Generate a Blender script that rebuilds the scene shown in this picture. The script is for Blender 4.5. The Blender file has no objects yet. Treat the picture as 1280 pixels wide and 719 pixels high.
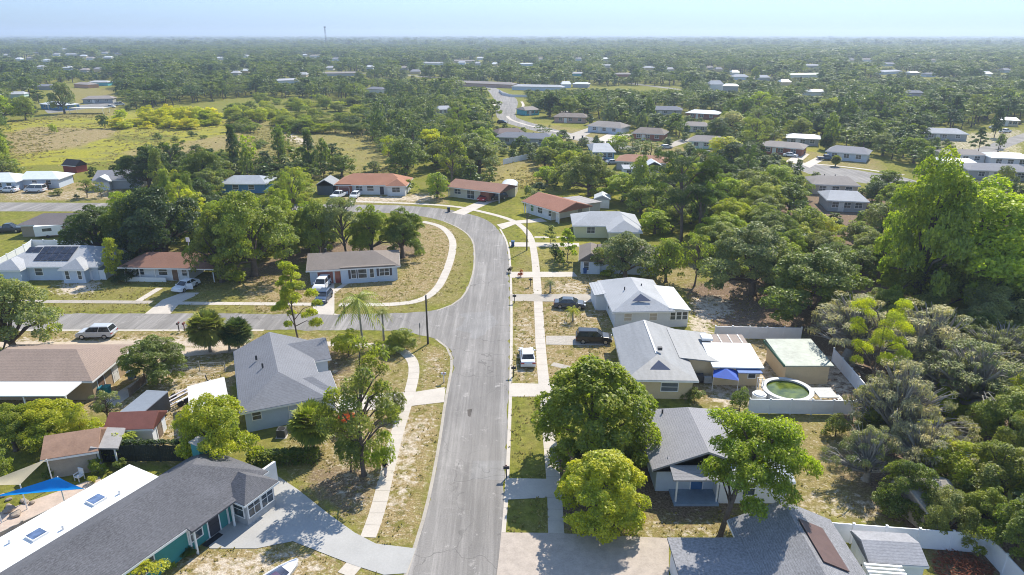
import bpy, bmesh, math, random
import numpy as np
from mathutils import Vector, Matrix
R=math.radians; PI=math.pi
random.seed(7); rng=np.random.default_rng(11)
sc=bpy.context.scene; COL=sc.collection
# ------------------------------------------------------------------ camera model (photo is 1280x719)
H=38.0; F=853.0; CX=640.0; CY=359.5
pit=math.atan((CY-43)/F); SP,CP=math.sin(pit),math.cos(pit)
def P(x,y,z=0.0):
    v=(y-CY)/F; zc=(H-z)/(SP+v*CP); return ((x-CX)/F*zc, zc*(CP-v*SP))
def proj(x,y,z):
    zc=y*CP-(z-H)*SP; yc=y*SP+(z-H)*CP
    return (CX+F*x/zc, CY-F*yc/zc, zc)
def zat(y,py):                       # height of a point at ground distance y seen at row py
    v=(py-CY)/F; return H-y*(SP+v*CP)/(CP-v*SP)
cam=bpy.data.cameras.new('camera'); cam.sensor_width=36; cam.lens=36*F/1280; cam.clip_end=60000; cam.clip_start=0.5
co=bpy.data.objects.new('camera',cam); COL.objects.link(co); co.location=(0,0,H); co.rotation_euler=(PI/2-pit,0,0); sc.camera=co
# ------------------------------------------------------------------ light
SUN_EL=R(46); SUN_AZ=R(30)
w=bpy.data.worlds.new('World'); sc.world=w; w.use_nodes=True; nt=w.node_tree; nt.nodes.clear()
bg=nt.nodes.new('ShaderNodeBackground'); sky=nt.nodes.new('ShaderNodeTexSky'); out=nt.nodes.new('ShaderNodeOutputWorld')
sky.sky_type='NISHITA'; sky.sun_disc=False; sky.sun_elevation=SUN_EL; sky.sun_rotation=SUN_AZ
sky.air_density=0.7; sky.dust_density=0.0; sky.ozone_density=2.5; sky.altitude=0
tn=nt.nodes.new('ShaderNodeMix'); tn.data_type='RGBA'; tn.blend_type='MULTIPLY'; tn.inputs[0].default_value=1; nt.links.new(sky.outputs[0],tn.inputs[6])
tc=nt.nodes.new('ShaderNodeTexCoord'); sx=nt.nodes.new('ShaderNodeSeparateXYZ'); nt.links.new(tc.outputs['Generated'],sx.inputs[0]); mr=nt.nodes.new('ShaderNodeMapRange'); mr.inputs[1].default_value=-.01; mr.inputs[2].default_value=.24; nt.links.new(sx.outputs[2],mr.inputs[0])
cr=nt.nodes.new('ShaderNodeValToRGB'); cr.color_ramp.elements[0].color=(.11,.16,.285,1); cr.color_ramp.elements[1].color=(1.12,1.0,.87,1); nt.links.new(mr.outputs[0],cr.inputs[0]); nt.links.new(cr.outputs[0],tn.inputs[7]); nt.links.new(tn.outputs[2],bg.inputs[0]); bg.inputs[1].default_value=0.15; nt.links.new(bg.outputs[0],out.inputs[0])
sun=bpy.data.lights.new('sun','SUN'); sun.energy=3.0; sun.angle=R(0.5); sun.color=(1,0.93,0.80)
so=bpy.data.objects.new('sun',sun); COL.objects.link(so)
so.rotation_euler=Vector((-math.sin(SUN_AZ)*math.cos(SUN_EL),-math.cos(SUN_AZ)*math.cos(SUN_EL),-math.sin(SUN_EL))).to_track_quat('-Z','Y').to_euler()
so.location=(60,100,120)
sc.view_settings.view_transform='Standard'; sc.view_settings.look='None'; sc.view_settings.gamma=1; sc.view_settings.exposure=1.2
sc.render.engine='CYCLES'; cy=sc.cycles; cy.max_bounces=8; cy.diffuse_bounces=4; cy.glossy_bounces=2; cy.transmission_bounces=4; cy.transparent_max_bounces=6; cy.volume_bounces=0
cy.use_denoising=True; cy.filter_width=1.0; cy.caustics_reflective=False; cy.caustics_refractive=False
try: cy.denoiser='OPENIMAGEDENOISE'; cy.denoising_prefilter='ACCURATE'
except Exception: pass
# ------------------------------------------------------------------ materials
MATS={}
def nodes(name):
    m=bpy.data.materials.new(name); m.use_nodes=True; n=m.node_tree; n.nodes.clear()
    o=n.nodes.new('ShaderNodeOutputMaterial'); return m,n,o
def N(n,t,**k):
    a=n.nodes.new(t)
    for i,v in k.items():
        if i[0]=='_': a.inputs[int(i[1:])].default_value=v
        else: setattr(a,i,v)
    return a
def L(n,a,b,ao=0,bi=0): n.links.new(a.outputs[ao],b.inputs[bi])
def mixc(n,fac,a,b,mode='MIX'):
    m=n.nodes.new('ShaderNodeMix'); m.data_type='RGBA'; m.blend_type=mode
    for idx,v in ((0,fac),(6,a),(7,b)):
        if hasattr(v,'is_linked') or hasattr(v,'links'): n.links.new(v,m.inputs[idx])
        elif idx==0: m.inputs[0].default_value=v
        else: m.inputs[idx].default_value=(*v[:3],1)
    return m.outputs[2]
def math_(n,op,a,b=None,clamp=False):
    m=n.nodes.new('ShaderNodeMath'); m.operation=op; m.use_clamp=clamp
    for i,v in enumerate((a,b)):
        if v is None: continue
        if hasattr(v,'links'): n.links.new(v,m.inputs[i])
        else: m.inputs[i].default_value=v
    return m.outputs[0]
def noise(n,vec,scale,detail=4,rough=.55,stretch=None):
    t=N(n,'ShaderNodeTexNoise'); t.inputs['Scale'].default_value=scale; t.inputs['Detail'].default_value=detail; t.inputs['Roughness'].default_value=rough
    if stretch:
        mp=N(n,'ShaderNodeMapping'); mp.inputs['Scale'].default_value=stretch; n.links.new(vec,mp.inputs[0]); vec=mp.outputs[0]
    n.links.new(vec,t.inputs[0]); return t.outputs[0]
def ramp(n,v,lo,hi):
    m=n.nodes.new('ShaderNodeMapRange'); m.inputs[1].default_value=lo; m.inputs[2].default_value=hi; n.links.new(v,m.inputs[0]); return m.outputs[0]
def pos(n): return n.nodes.new('ShaderNodeNewGeometry').outputs['Position']
def surf(name,col,rough=.7,var=.18,scale=1.5,fine=12,metal=0,stretch=None,spec=.3,bump=0):
    if name in MATS: return MATS[name]
    m,n,o=nodes(name); p=N(n,'ShaderNodeBsdfPrincipled'); v=pos(n)
    a=ramp(n,noise(n,v,scale,5,.6,stretch),.3,.7); b=ramp(n,noise(n,v,fine,3,.6),.3,.7)
    f=math_(n,'ADD',math_(n,'MULTIPLY',a,.6),math_(n,'MULTIPLY',b,.4))
    d=[max(0,c*(1-var)) for c in col]; l=[min(1,c*(1+var)) for c in col]
    n.links.new(mixc(n,f,d,l),p.inputs['Base Color']); p.inputs['Roughness'].default_value=rough; p.inputs['Metallic'].default_value=metal
    p.inputs['Specular IOR Level'].default_value=spec
    if bump:
        bp=N(n,'ShaderNodeBump'); bp.inputs['Strength'].default_value=bump; bp.inputs['Distance'].default_value=.05; n.links.new(b,bp.inputs['Height']); n.links.new(bp.outputs[0],p.inputs['Normal'])
    n.links.new(p.outputs[0],o.inputs[0]); MATS[name]=m; return m
def shingle(col,var=.3):
    name='shingle_%02d_%02d_%02d'%tuple(int(c*100) for c in col)
    if name in MATS: return MATS[name]
    m,n,o=nodes(name); p=N(n,'ShaderNodeBsdfPrincipled'); v=pos(n)
    a=noise(n,v,5,2,.5,(1,1,5)); b=noise(n,v,.35,4,.6); c=noise(n,v,14,2,.7,(1,1,4))
    f=math_(n,'ADD',math_(n,'MULTIPLY',ramp(n,a,.3,.7),.45),math_(n,'ADD',math_(n,'MULTIPLY',ramp(n,b,.3,.7),.25),math_(n,'MULTIPLY',ramp(n,c,.25,.75),.3)))
    cc=mixc(n,f,[x*(1-var) for x in col],[min(1,x*(1+var)) for x in col])
    st=ramp(n,noise(n,v,.9,5,.7,(1,1,.3)),.58,.75)
    cc=mixc(n,math_(n,'MULTIPLY',st,.35),cc,[x*.55 for x in col])
    # course lines
    sx=N(n,'ShaderNodeSeparateXYZ'); n.links.new(v,sx.inputs[0]); fr=math_(n,'FRACT',math_(n,'MULTIPLY',sx.outputs[2],13.0))
    ln=math_(n,'LESS_THAN',fr,.22); cc=mixc(n,math_(n,'MULTIPLY',ln,.28),cc,[x*.35 for x in col])
    n.links.new(cc,p.inputs['Base Color']); p.inputs['Roughness'].default_value=.92; p.inputs['Specular IOR Level'].default_value=.12
    n.links.new(p.outputs[0],o.inputs[0]); MATS[name]=m; return m
def glass(name='window_glass',col=(.03,.04,.05)):
    if name in MATS: return MATS[name]
    m,n,o=nodes(name); p=N(n,'ShaderNodeBsdfPrincipled'); v=pos(n)
    n.links.new(mixc(n,ramp(n,noise(n,v,1.3,2),.35,.65),col,[min(1,c*2.2+.01) for c in col]),p.inputs['Base Color']); p.inputs['Roughness'].default_value=.08; p.inputs['Specular IOR Level'].default_value=.7
    n.links.new(p.outputs[0],o.inputs[0]); MATS[name]=m; return m
def paint(name,col,rough=.3,coat=.4):
    if name in MATS: return MATS[name]
    m,n,o=nodes(name); p=N(n,'ShaderNodeBsdfPrincipled'); v=pos(n)
    n.links.new(mixc(n,ramp(n,noise(n,v,2.5,4),.3,.7),[c*.9 for c in col],col),p.inputs['Base Color']); p.inputs['Roughness'].default_value=rough; p.inputs['Coat Weight'].default_value=coat
    n.links.new(p.outputs[0],o.inputs[0]); MATS[name]=m; return m
def leafmat(name,randcol=None,trans=.5,dry=0.0):
    if name in MATS: return MATS[name]
    m,n,o=nodes(name); v=pos(n); oi=N(n,'ShaderNodeObjectInfo'); ge=N(n,'ShaderNodeNewGeometry')
    if randcol:
        cr=N(n,'ShaderNodeValToRGB'); cr.color_ramp.interpolation='LINEAR'; el=cr.color_ramp.elements
        while len(el)<len(randcol): el.new(.5)
        for i,c in enumerate(randcol): el[i].position=i/(len(randcol)-1); el[i].color=(*c,1)
        pn_=noise(n,oi.outputs['Location'],.006,3,.6); n.links.new(math_(n,'ADD',math_(n,'MULTIPLY',oi.outputs['Random'],.55),math_(n,'MULTIPLY',ramp(n,pn_,.3,.7),.45)),cr.inputs[0]); base=cr.outputs[0]
    else: base=oi.outputs['Color']
    r=ge.outputs['Random Per Island']
    c1=mixc(n,r,(.75,.8,.75),(1.6,1.5,1.1)); c=mixc(n,1.0,base,c1,'MULTIPLY')
    nb=ramp(n,noise(n,v,.55,3,.6),.35,.65); c=mixc(n,1.0,c,mixc(n,nb,(.72,.8,.85),(1.25,1.15,.9)),'MULTIPLY')
    d=N(n,'ShaderNodeBsdfDiffuse'); t=N(n,'ShaderNodeBsdfTranslucent'); g=N(n,'ShaderNodeBsdfGlossy'); g.inputs['Roughness'].default_value=.45
    n.links.new(c,d.inputs[0]); n.links.new(mixc(n,1.0,c,(1.35,1.6,.55),'MULTIPLY'),t.inputs[0]); g.inputs[0].default_value=(.8,.85,.8,1)
    m1=N(n,'ShaderNodeMixShader'); m1.inputs[0].default_value=trans; L(n,d,m1,0,1); L(n,t,m1,0,2)
    m2=N(n,'ShaderNodeMixShader'); m2.inputs[0].default_value=.03; L(n,m1,m2,0,1); L(n,g,m2,0,2); L(n,m2,o)
    MATS[name]=m; return m
WHITE=surf('white_paint',(.72,.73,.74),.6,.06); TRIM=surf('white_trim',(.78,.78,.77),.5,.04)
GLASS=glass(); BARK=surf('bark',(.13,.1,.08),.9,.4,3,14); GREYBARK=surf('grey_bark',(.3,.28,.25),.9,.35,3,14)
CONC=surf('concrete',(.52,.47,.41),.85,.14,.5,6); OLDCONC=surf('worn_concrete',(.4,.36,.31),.9,.22,.4,5)
BLUECONC=surf('painted_concrete',(.4,.392,.378),.8,.14,.35,7); VINYL=surf('vinyl',(.74,.76,.8),.45,.05); DARKMETAL=surf('dark_metal',(.05,.05,.055),.5,.3)
RUBBER=surf('rubber',(.02,.02,.02),.8,.2); RIM=surf('alloy',(.5,.5,.52),.3,.1,metal=.8); WOOD=surf('weathered_wood',(.2,.15,.11),.9,.35,2,9,stretch=(6,6,.6))
LEAF=leafmat('leaf'); MOSS=leafmat('moss_leaf',trans=.2)
# ------------------------------------------------------------------ mesh builder
class MB:
    def __init__(s): s.v=[]; s.f=[]; s.sm=False
    def add(s,vs,fs):
        b=len(s.v); s.v+= [tuple(x) for x in vs]; s.f+=[tuple(b+i for i in f) for f in fs]; return s
    def box(s,x0,x1,y0,y1,z0,z1,M=None):
        vs=[(x0,y0,z0),(x1,y0,z0),(x1,y1,z0),(x0,y1,z0),(x0,y0,z1),(x1,y0,z1),(x1,y1,z1),(x0,y1,z1)]
        if M: vs=[M@Vector(q) for q in vs]
        return s.add(vs,[(0,3,2,1),(4,5,6,7),(0,1,5,4),(1,2,6,5),(2,3,7,6),(3,0,4,7)])
    def tube(s,pts,rad,n=7,cap=True):
        pts=[Vector(p) for p in pts]; k=len(pts); vs=[];fs=[]
        for i,p in enumerate(pts):
            d=(pts[min(i+1,k-1)]-pts[max(i-1,0)]).normalized(); a=d.orthogonal().normalized(); b=d.cross(a); r=rad[i] if hasattr(rad,'__len__') else rad
            if abs(d.z)>.8: a=Vector((1,0,0)); a=(a-d*a.dot(d)).normalized(); b=d.cross(a)
            for j in range(n): t=2*PI*j/n; vs.append(p+a*(r*math.cos(t))+b*(r*math.sin(t)))
        for i in range(k-1):
            for j in range(n): q=(j+1)%n; fs.append((i*n+j,i*n+q,(i+1)*n+q,(i+1)*n+j))
        if cap: fs+= [tuple(range(n-1,-1,-1)),tuple((k-1)*n+j for j in range(n))]
        return s.add(vs,fs)
    def cyl(s,c,r,axis,h,n=14):
        c=Vector(c); a=Vector(axis).normalized(); return s.tube([c-a*h/2,c+a*h/2],r,n)
    def prism(s,poly,z0,z1):           # vertical prism of a 2D outline
        n=len(poly); return s.add([(x,y,z0) for x,y in poly]+[(x,y,z1) for x,y in poly],[tuple(range(n-1,-1,-1)),tuple(range(n,2*n))]+[(i,(i+1)%n,n+(i+1)%n,n+i) for i in range(n)])
    def mesh(s,name):
        me=bpy.data.meshes.new(name); me.from_pydata(s.v,[],s.f); me.update()
        bm=bmesh.new(); bm.from_mesh(me); bmesh.ops.recalc_face_normals(bm,faces=bm.faces); bm.to_mesh(me); bm.free()
        if s.sm: me.polygons.foreach_set('use_smooth',[True]*len(me.polygons))
        return me
def link(name,me,mat,parent=None,label=None,kind=None):
    if isinstance(me,MB): me=me.mesh(name)
    if mat and not me.materials: me.materials.append(mat)
    o=bpy.data.objects.new(name,me); COL.objects.link(o)
    if parent: o.parent=parent
    if label: o['label']=label
    if kind: o['kind']=kind
    return o
def thing(name,label,cat,loc=(0,0),yaw=0,group=None):
    o=bpy.data.objects.new(name,None); COL.objects.link(o); o.empty_display_size=.3
    o.location=(loc[0],loc[1],loc[2] if len(loc)>2 else 0); o.rotation_euler=(0,0,R(yaw)); o['label']=label; o['category']=cat
    if group: o['group']=group
    return o
def tag(o,label,cat,group=None):
    o['label']=label; o['category']=cat
    if group: o['group']=group
    return o
def struct(name,me,mat): return link(name,me,mat,None,None,'structure')
PROT=[]      # protected picture rectangles of things that scattered trees must not hide: x0,x1,y0,y1,distance
def protect(x0,x1,y0,y1,d=None):
    PROT.append((x0,x1,y0,y1,d if d is not None else P((x0+x1)/2,y1)[1]))
# ------------------------------------------------------------------ ground sheet with soft zones
ZONES=[ # channel 0 dry 1 sand 2 litter 3 yellow ; weight ; picture polygon traced on the ground
 (0,.8,[(484,300),(530,278),(560,290),(562,330),(540,368),(500,378),(320,378),(300,345),(380,340),(500,345)]),
 (0,.5,[(530,272),(592,285),(598,320),(575,380),(480,395),(320,392),(320,378),(520,378),(562,330)]),
 (0,.95,[(640,350),(760,345),(770,470),(690,480),(640,480)]),(1,.42,[(640,395),(672,395),(676,480),(640,480)]),(1,.5,[(690,348),(735,352),(745,372),(690,368)]),(1,.4,[(690,385),(755,385),(760,408),(690,415)]),
 (0,.45,[(640,310),(760,300),(760,345),(640,350)]),(0,.25,[(640,480),(690,480),(690,719),(630,719)]),
 (0,.85,[(490,500),(560,500),(548,560),(520,690),(455,680),(480,600)]),(1,.5,[(500,515),(545,515),(520,610),(500,650),(480,650),(492,560)]),
 (0,.9,[(500,418),(565,440),(560,485),(525,490),(530,450)]),(1,.42,[(528,435),(557,440),(552,480),(530,485)]),
 (0,.7,[(370,410),(520,430),(510,500),(490,560),(470,660),(440,660),(350,590),(360,440)]),(2,.6,[(360,430),(440,430),(440,470),(400,490)]),(2,.65,[(380,580),(480,575),(465,630),(430,650),(380,620)]),(1,.35,[(380,450),(420,440),(500,560),(470,650),(420,640)]),
 (0,1,[(200,690),(370,676),(480,719),(180,760)]),(1,.55,[(230,690),(380,685),(440,719),(200,760)]),
 (0,.9,[(0,412),(330,412),(330,440),(240,520),(0,520)]),(1,.65,[(0,424),(300,420),(330,436),(220,445),(0,440)]),(1,.4,[(190,450),(290,450),(230,560),(180,560)]),(0,.9,[(170,440),(300,440),(260,580),(150,580)]),
 (0,.4,[(60,345),(380,345),(380,392),(60,392)]),(1,.8,[(66,350),(125,350),(130,365),(75,370)]),(2,.8,[(290,340),(400,300),(520,305),(520,325),(400,320),(330,352),(250,350)]),(2,.6,[(150,330),(300,330),(300,310),(150,310)]),
 (0,.8,[(685,640),(930,640),(930,680),(830,675),(685,672)]),(1,.45,[(780,645),(920,650),(920,680),(790,672)]),(2,.85,[(690,560),(830,560),(850,610),(930,620),(920,650),(830,655),(800,640),(700,668)]),
 (0,.65,[(985,515),(1060,515),(1095,600),(1120,655),(960,655),(985,600)]),(1,.4,[(990,600),(1110,620),(1120,658),(990,652)]),(2,.5,[(1030,560),(1100,560),(1130,660),(1060,655)]),
 (2,.95,[(855,355),(1010,345),(1010,412),(900,412),(870,395)]),(1,.65,[(860,372),(905,368),(925,395),(870,400)]),(1,.7,[(855,395),(895,400),(890,425),(862,420)]),(0,.7,[(800,320),(880,330),(870,365),(810,360)]),
 (1,.55,[(915,440),(1080,440),(1075,500),(900,515),(870,490)]),(0,.8,[(860,420),(1080,420),(1080,510),(860,510)]),
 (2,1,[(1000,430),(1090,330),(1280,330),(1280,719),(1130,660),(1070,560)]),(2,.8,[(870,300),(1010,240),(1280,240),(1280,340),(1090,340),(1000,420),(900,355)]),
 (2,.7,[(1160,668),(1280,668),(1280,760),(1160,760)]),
 # meadow
 (3,1.15,[(0,180),(60,165),(190,180),(290,160),(290,175),(180,200),(0,208)]),(3,.8,[(0,150),(60,150),(150,140),(300,150),(300,172),(120,170),(0,182)]),(0,.9,[(0,170),(40,158),(150,162),(140,172),(70,185),(20,195)]),(0,.7,[(20,172),(140,160),(100,186),(40,190)]),
 (0,.7,[(150,190),(300,165),(300,182),(180,210)]),(0,.5,[(300,150),(480,150),(500,225),(300,225)]),(3,.4,[(400,165),(480,160),(490,215),(420,205)]),(0,.6,[(285,140),(330,140),(320,158),(290,155)]),(1,.8,[(352,166),(362,163),(372,172),(392,180),(388,185),(360,176)]),
 (3,.75,[(620,215),(700,190),(700,230),(625,235)]),(0,.6,[(600,205),(700,195),(690,235),(600,230)]),
 (0,.8,[(500,243),(560,240),(560,256),(430,256),(420,246)]),(1,.6,[(420,246),(545,242),(550,252),(430,254)]),
 (0,.9,[(0,232),(160,225),(150,250),(0,252)]),(1,.4,[(0,238),(160,235),(150,250),(0,252)]),
 (0,.6,[(640,150),(760,165),(830,180),(900,190),(880,205),(680,175)]),(3,.4,[(640,140),(760,165),(740,178),(640,152)]),(3,.6,[(700,230),(780,240),(760,262),(700,250)]),(3,.5,[(630,240),(700,280),(740,285),(740,330),(660,330)]),
 (0,.6,[(980,185),(1100,200),(1110,215),(980,205)]),(3,.7,[(995,188),(1020,180),(1040,200),(1000,205)]),(1,.5,[(1170,170),(1280,160),(1280,260),(1170,225)]),(3,.5,[(1240,175),(1280,165),(1280,200),(1240,195)]),
 (0,.5,[(60,110),(150,110),(150,145),(60,150)]),
]
def inpoly(px,py,poly):
    r=np.zeros(px.shape,bool); n=len(poly); j=n-1
    for i in range(n):
        xi,yi=poly[i]; xj,yj=poly[j]
        c=((yi>py)!=(yj>py))&(px<(xj-xi)*(py-yi)/((yj-yi) or 1e-9)+xi); r^=c; j=i
    return r
def inside(px,py,poly):
    r=False; j=len(poly)-1
    for i in range(len(poly)):
        xi,yi=poly[i]; xj,yj=poly[j]
        if (yi>py)!=(yj>py) and px<(xj-xi)*(py-yi)/(yj-yi)+xi: r=not r
        j=i
    return r
def build_ground():
    rows=np.concatenate([[43.6,44,44.6,45.5,46.7,48.2],np.arange(50,300,1.6),np.arange(300,760,2.4),np.arange(762,1250,40)])
    cols=np.concatenate([np.arange(-900,-60,60),np.arange(-60,1341,4.0),np.arange(1400,2200,60)])
    px,py=np.meshgrid(cols,rows); v=(py-CY)/F; zc=H/(SP+v*CP); X=(px-CX)/F*zc; Y=zc*(CP-v*SP)
    X=np.vstack([X,X[-1:]*0+np.linspace(-420,420,len(cols))]); Y=np.vstack([Y,np.full((1,len(cols)),-90.)])
    far=Y>20000; nr,nc=X.shape
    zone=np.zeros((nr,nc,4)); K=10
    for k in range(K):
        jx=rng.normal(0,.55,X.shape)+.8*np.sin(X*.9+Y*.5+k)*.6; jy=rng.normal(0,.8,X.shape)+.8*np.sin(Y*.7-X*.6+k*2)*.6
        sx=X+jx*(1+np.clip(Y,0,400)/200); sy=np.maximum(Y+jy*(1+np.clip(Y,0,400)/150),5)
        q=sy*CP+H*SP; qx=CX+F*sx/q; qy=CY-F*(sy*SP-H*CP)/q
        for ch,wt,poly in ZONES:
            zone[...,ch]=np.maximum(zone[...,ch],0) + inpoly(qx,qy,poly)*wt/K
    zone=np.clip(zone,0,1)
    verts=np.stack([X,Y,np.zeros_like(X)],-1).reshape(-1,3)
    idx=np.arange(nr*nc).reshape(nr,nc); quads=np.stack([idx[:-1,:-1],idx[1:,:-1],idx[1:,1:],idx[:-1,1:]],-1).reshape(-1,4)
    me=bpy.data.meshes.new('ground'); me.from_pydata(verts.tolist(),[],quads.tolist()); me.update()
    at=me.color_attributes.new('zone','FLOAT_COLOR','POINT'); at.data.foreach_set('color',zone.reshape(-1,4).astype(np.float32).ravel())
    m,n,o=nodes('ground_cover'); p=N(n,'ShaderNodeBsdfPrincipled'); vv=pos(n)
    a=N(n,'ShaderNodeAttribute',attribute_name='zone'); s=N(n,'ShaderNodeSeparateColor'); L(n,a,s)
    n1=noise(n,vv,.22,6,.62); n2=noise(n,vv,1.3,5,.65); n3=noise(n,vv,5.5,3,.65); n4=noise(n,vv,.9,6,.7)
    def msk(z,nz,gain=1.5,soft=.28):
        return ramp(n,math_(n,'ADD',z,math_(n,'MULTIPLY',math_(n,'SUBTRACT',nz,.5),gain)),.5-soft,.5+soft)
    lush=mixc(n,ramp(n,n2,.3,.7),(.1,.115,.022),(.27,.265,.05)); lush=mixc(n,math_(n,'MULTIPLY',ramp(n,n1,.45,.7),.55),lush,(.26,.21,.08))
    dry=mixc(n,ramp(n,n3,.3,.7),(.19,.13,.055),(.42,.33,.17)); dry=mixc(n,ramp(n,n4,.52,.62),dry,(.13,.12,.035)); 
    n5=noise(n,vv,2.6,6,.75); dry=mixc(n,math_(n,'MULTIPLY',ramp(n,n5,.54,.62),.8),dry,(.62,.54,.42)); dry=mixc(n,math_(n,'MULTIPLY',ramp(n,noise(n,vv,.45,5,.7),.5,.62),.75),dry,(.2,.18,.045)); dry=mixc(n,math_(n,'MULTIPLY',ramp(n,noise(n,vv,3.5,5,.75),.58,.66),.7),dry,(.12,.085,.04))
    sand=mixc(n,ramp(n,n3,.3,.7),(.42,.34,.25),(.68,.6,.5))
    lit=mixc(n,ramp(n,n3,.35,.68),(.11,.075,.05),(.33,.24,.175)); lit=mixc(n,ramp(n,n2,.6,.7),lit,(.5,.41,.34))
    yel=mixc(n,ramp(n,n2,.3,.7),(.17,.18,.03),(.44,.39,.05))
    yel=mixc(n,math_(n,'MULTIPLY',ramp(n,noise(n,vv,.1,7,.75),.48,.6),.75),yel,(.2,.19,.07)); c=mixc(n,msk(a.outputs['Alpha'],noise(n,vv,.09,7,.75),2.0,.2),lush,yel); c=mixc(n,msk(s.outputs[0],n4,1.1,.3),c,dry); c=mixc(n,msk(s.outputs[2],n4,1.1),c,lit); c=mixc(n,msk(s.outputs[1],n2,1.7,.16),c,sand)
    c=mixc(n,1.0,c,mixc(n,ramp(n,noise(n,vv,16,2,.6),.3,.7),(.72,.72,.72),(1.22,1.22,1.22)),'MULTIPLY')
    n.links.new(c,p.inputs['Base Color']); p.inputs['Roughness'].default_value=1; p.inputs['Specular IOR Level'].default_value=.05
    bp=N(n,'ShaderNodeBump'); bp.inputs['Strength'].default_value=.7; bp.inputs['Distance'].default_value=.12; n.links.new(n3,bp.inputs['Height']); n.links.new(bp.outputs[0],p.inputs['Normal'])
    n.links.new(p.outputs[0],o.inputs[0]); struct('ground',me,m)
build_ground()
# ------------------------------------------------------------------ roads and paths
def asphalt(name,dark,light,diag=None):
    m,n,o=nodes(name); p=N(n,'ShaderNodeBsdfPrincipled'); v=pos(n)
    base=mixc(n,ramp(n,noise(n,v,.12,5,.6),.35,.65),dark,light)
    base=mixc(n,math_(n,'MULTIPLY',ramp(n,noise(n,v,.8,6,.75,(1.7,.05,1)),.46,.66),.62),base,[x*1.5 for x in light])
    base=mixc(n,math_(n,'MULTIPLY',ramp(n,noise(n,v,.9,5,.7,(1.4,.05,1)),.5,.36),.5),base,[x*.78 for x in dark])
    base=mixc(n,math_(n,'MULTIPLY',ramp(n,noise(n,v,.25,6,.75),.58,.75),.6),base,[x*1.55 for x in light])
    base=mixc(n,math_(n,'MULTIPLY',ramp(n,noise(n,v,.5,4,.6,(1,.02,1)),.42,.6),.4),base,[x*.74 for x in dark]); base=mixc(n,math_(n,'MULTIPLY',ramp(n,noise(n,v,.45,6,.8),.6,.66),.5),base,[x*1.7 for x in light]); base=mixc(n,math_(n,'MULTIPLY',ramp(n,noise(n,v,.7,5,.7),.66,.72),.5),base,[x*.5 for x in dark])
    vo=N(n,'ShaderNodeTexVoronoi',feature='DISTANCE_TO_EDGE'); vo.inputs['Scale'].default_value=.16
    wv=N(n,'ShaderNodeVectorMath',operation='ADD'); n.links.new(v,wv.inputs[0]); nn=N(n,'ShaderNodeTexNoise'); nn.inputs['Scale'].default_value=.5; n.links.new(v,nn.inputs[0])
    sc3=N(n,'ShaderNodeVectorMath',operation='SCALE'); sc3.inputs[3].default_value=2.5; L(n,nn,sc3,1,0); L(n,sc3,wv,0,1); L(n,wv,vo)
    ck=math_(n,'MULTIPLY',math_(n,'LESS_THAN',vo.outputs[0],.006),ramp(n,noise(n,v,.09,2),.42,.55))
    base=mixc(n,math_(n,'MULTIPLY',ck,.45),base,[x*.45 for x in dark])
    base=mixc(n,1.0,base,mixc(n,ramp(n,noise(n,v,9,3,.7),.3,.7),(.85,.85,.85),(1.12,1.12,1.12)),'MULTIPLY')
    n.links.new(base,p.inputs['Base Color']); p.inputs['Roughness'].default_value=.9; p.inputs['Specular IOR Level'].default_value=.2; n.links.new(p.outputs[0],o.inputs[0]); return m
ASPH=asphalt('asphalt',(.215,.202,.19),(.29,.272,.256))
def smooth(pts,it=2):
    for _ in range(it):
        q=[pts[0]]
        for a,b in zip(pts,pts[1:]): q+=[(a[0]*.75+b[0]*.25,a[1]*.75+b[1]*.25),(a[0]*.25+b[0]*.75,a[1]*.25+b[1]*.75)]
        pts=q+[pts[-1]]
    return pts
def W(pts,z=0): return [P(x,y,z) for x,y in pts]
from mathutils.geometry import delaunay_2d_cdt
def sheet(name,poly,z,mat):
    pts=[Vector(p) for p in poly]; n=len(pts); vs,es,fs,*_=delaunay_2d_cdt(pts,[(i,(i+1)%n) for i in range(n)],[],1,1e-5)
    px=np.array([sum(vs[i].x for i in f)/3 for f in fs]); py=np.array([sum(vs[i].y for i in f)/3 for f in fs]); ok=inpoly(px,py,poly)
    m=MB(); m.add([(v.x,v.y,z) for v in vs],[f for f,k in zip(fs,ok) if k]); return struct(name,m,mat)
outer=smooth(W([(600,900),(622,719),(630,640),(634,560),(637,480),(638,400),(637,340),(634,305),(624,287),(608,274),(585,267),(555,261),(520,258),(480,256),(200,254),(-300,252)]),2)
inner=smooth(W([(-300,264),(200,264.5),(480,265),(527,270),(553,276),(575,285),(590,298),(593,315),(592,338),(585,360),(573,378),(545,388),(505,392),(430,393),(200,392),(-300,391)]),2)
lower=smooth(W([(-300,412.5),(200,412.5),(480,412.5),(515,416),(545,424),(563,436),(567,455),(561,485),(557,505),(551,550),(540,610),(530,650),(506,719),(440,900)]),2)
def ragged(poly,amp=.14,step=.9):
    q=[]
    for a,b in zip(poly,poly[1:]+poly[:1]):
        ln=math.hypot(b[0]-a[0],b[1]-a[1]); near=a[1]<140 and abs(a[0])<90; n=max(1,int(ln/step)) if near else 1
        for i in range(n): t=i/n; q.append((a[0]+(b[0]-a[0])*t+(rng.normal(0,amp) if near else 0),a[1]+(b[1]-a[1])*t+(rng.normal(0,amp) if near else 0)))
    return q
sheet('road',ragged(outer+inner+lower),.012,ASPH)
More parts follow.
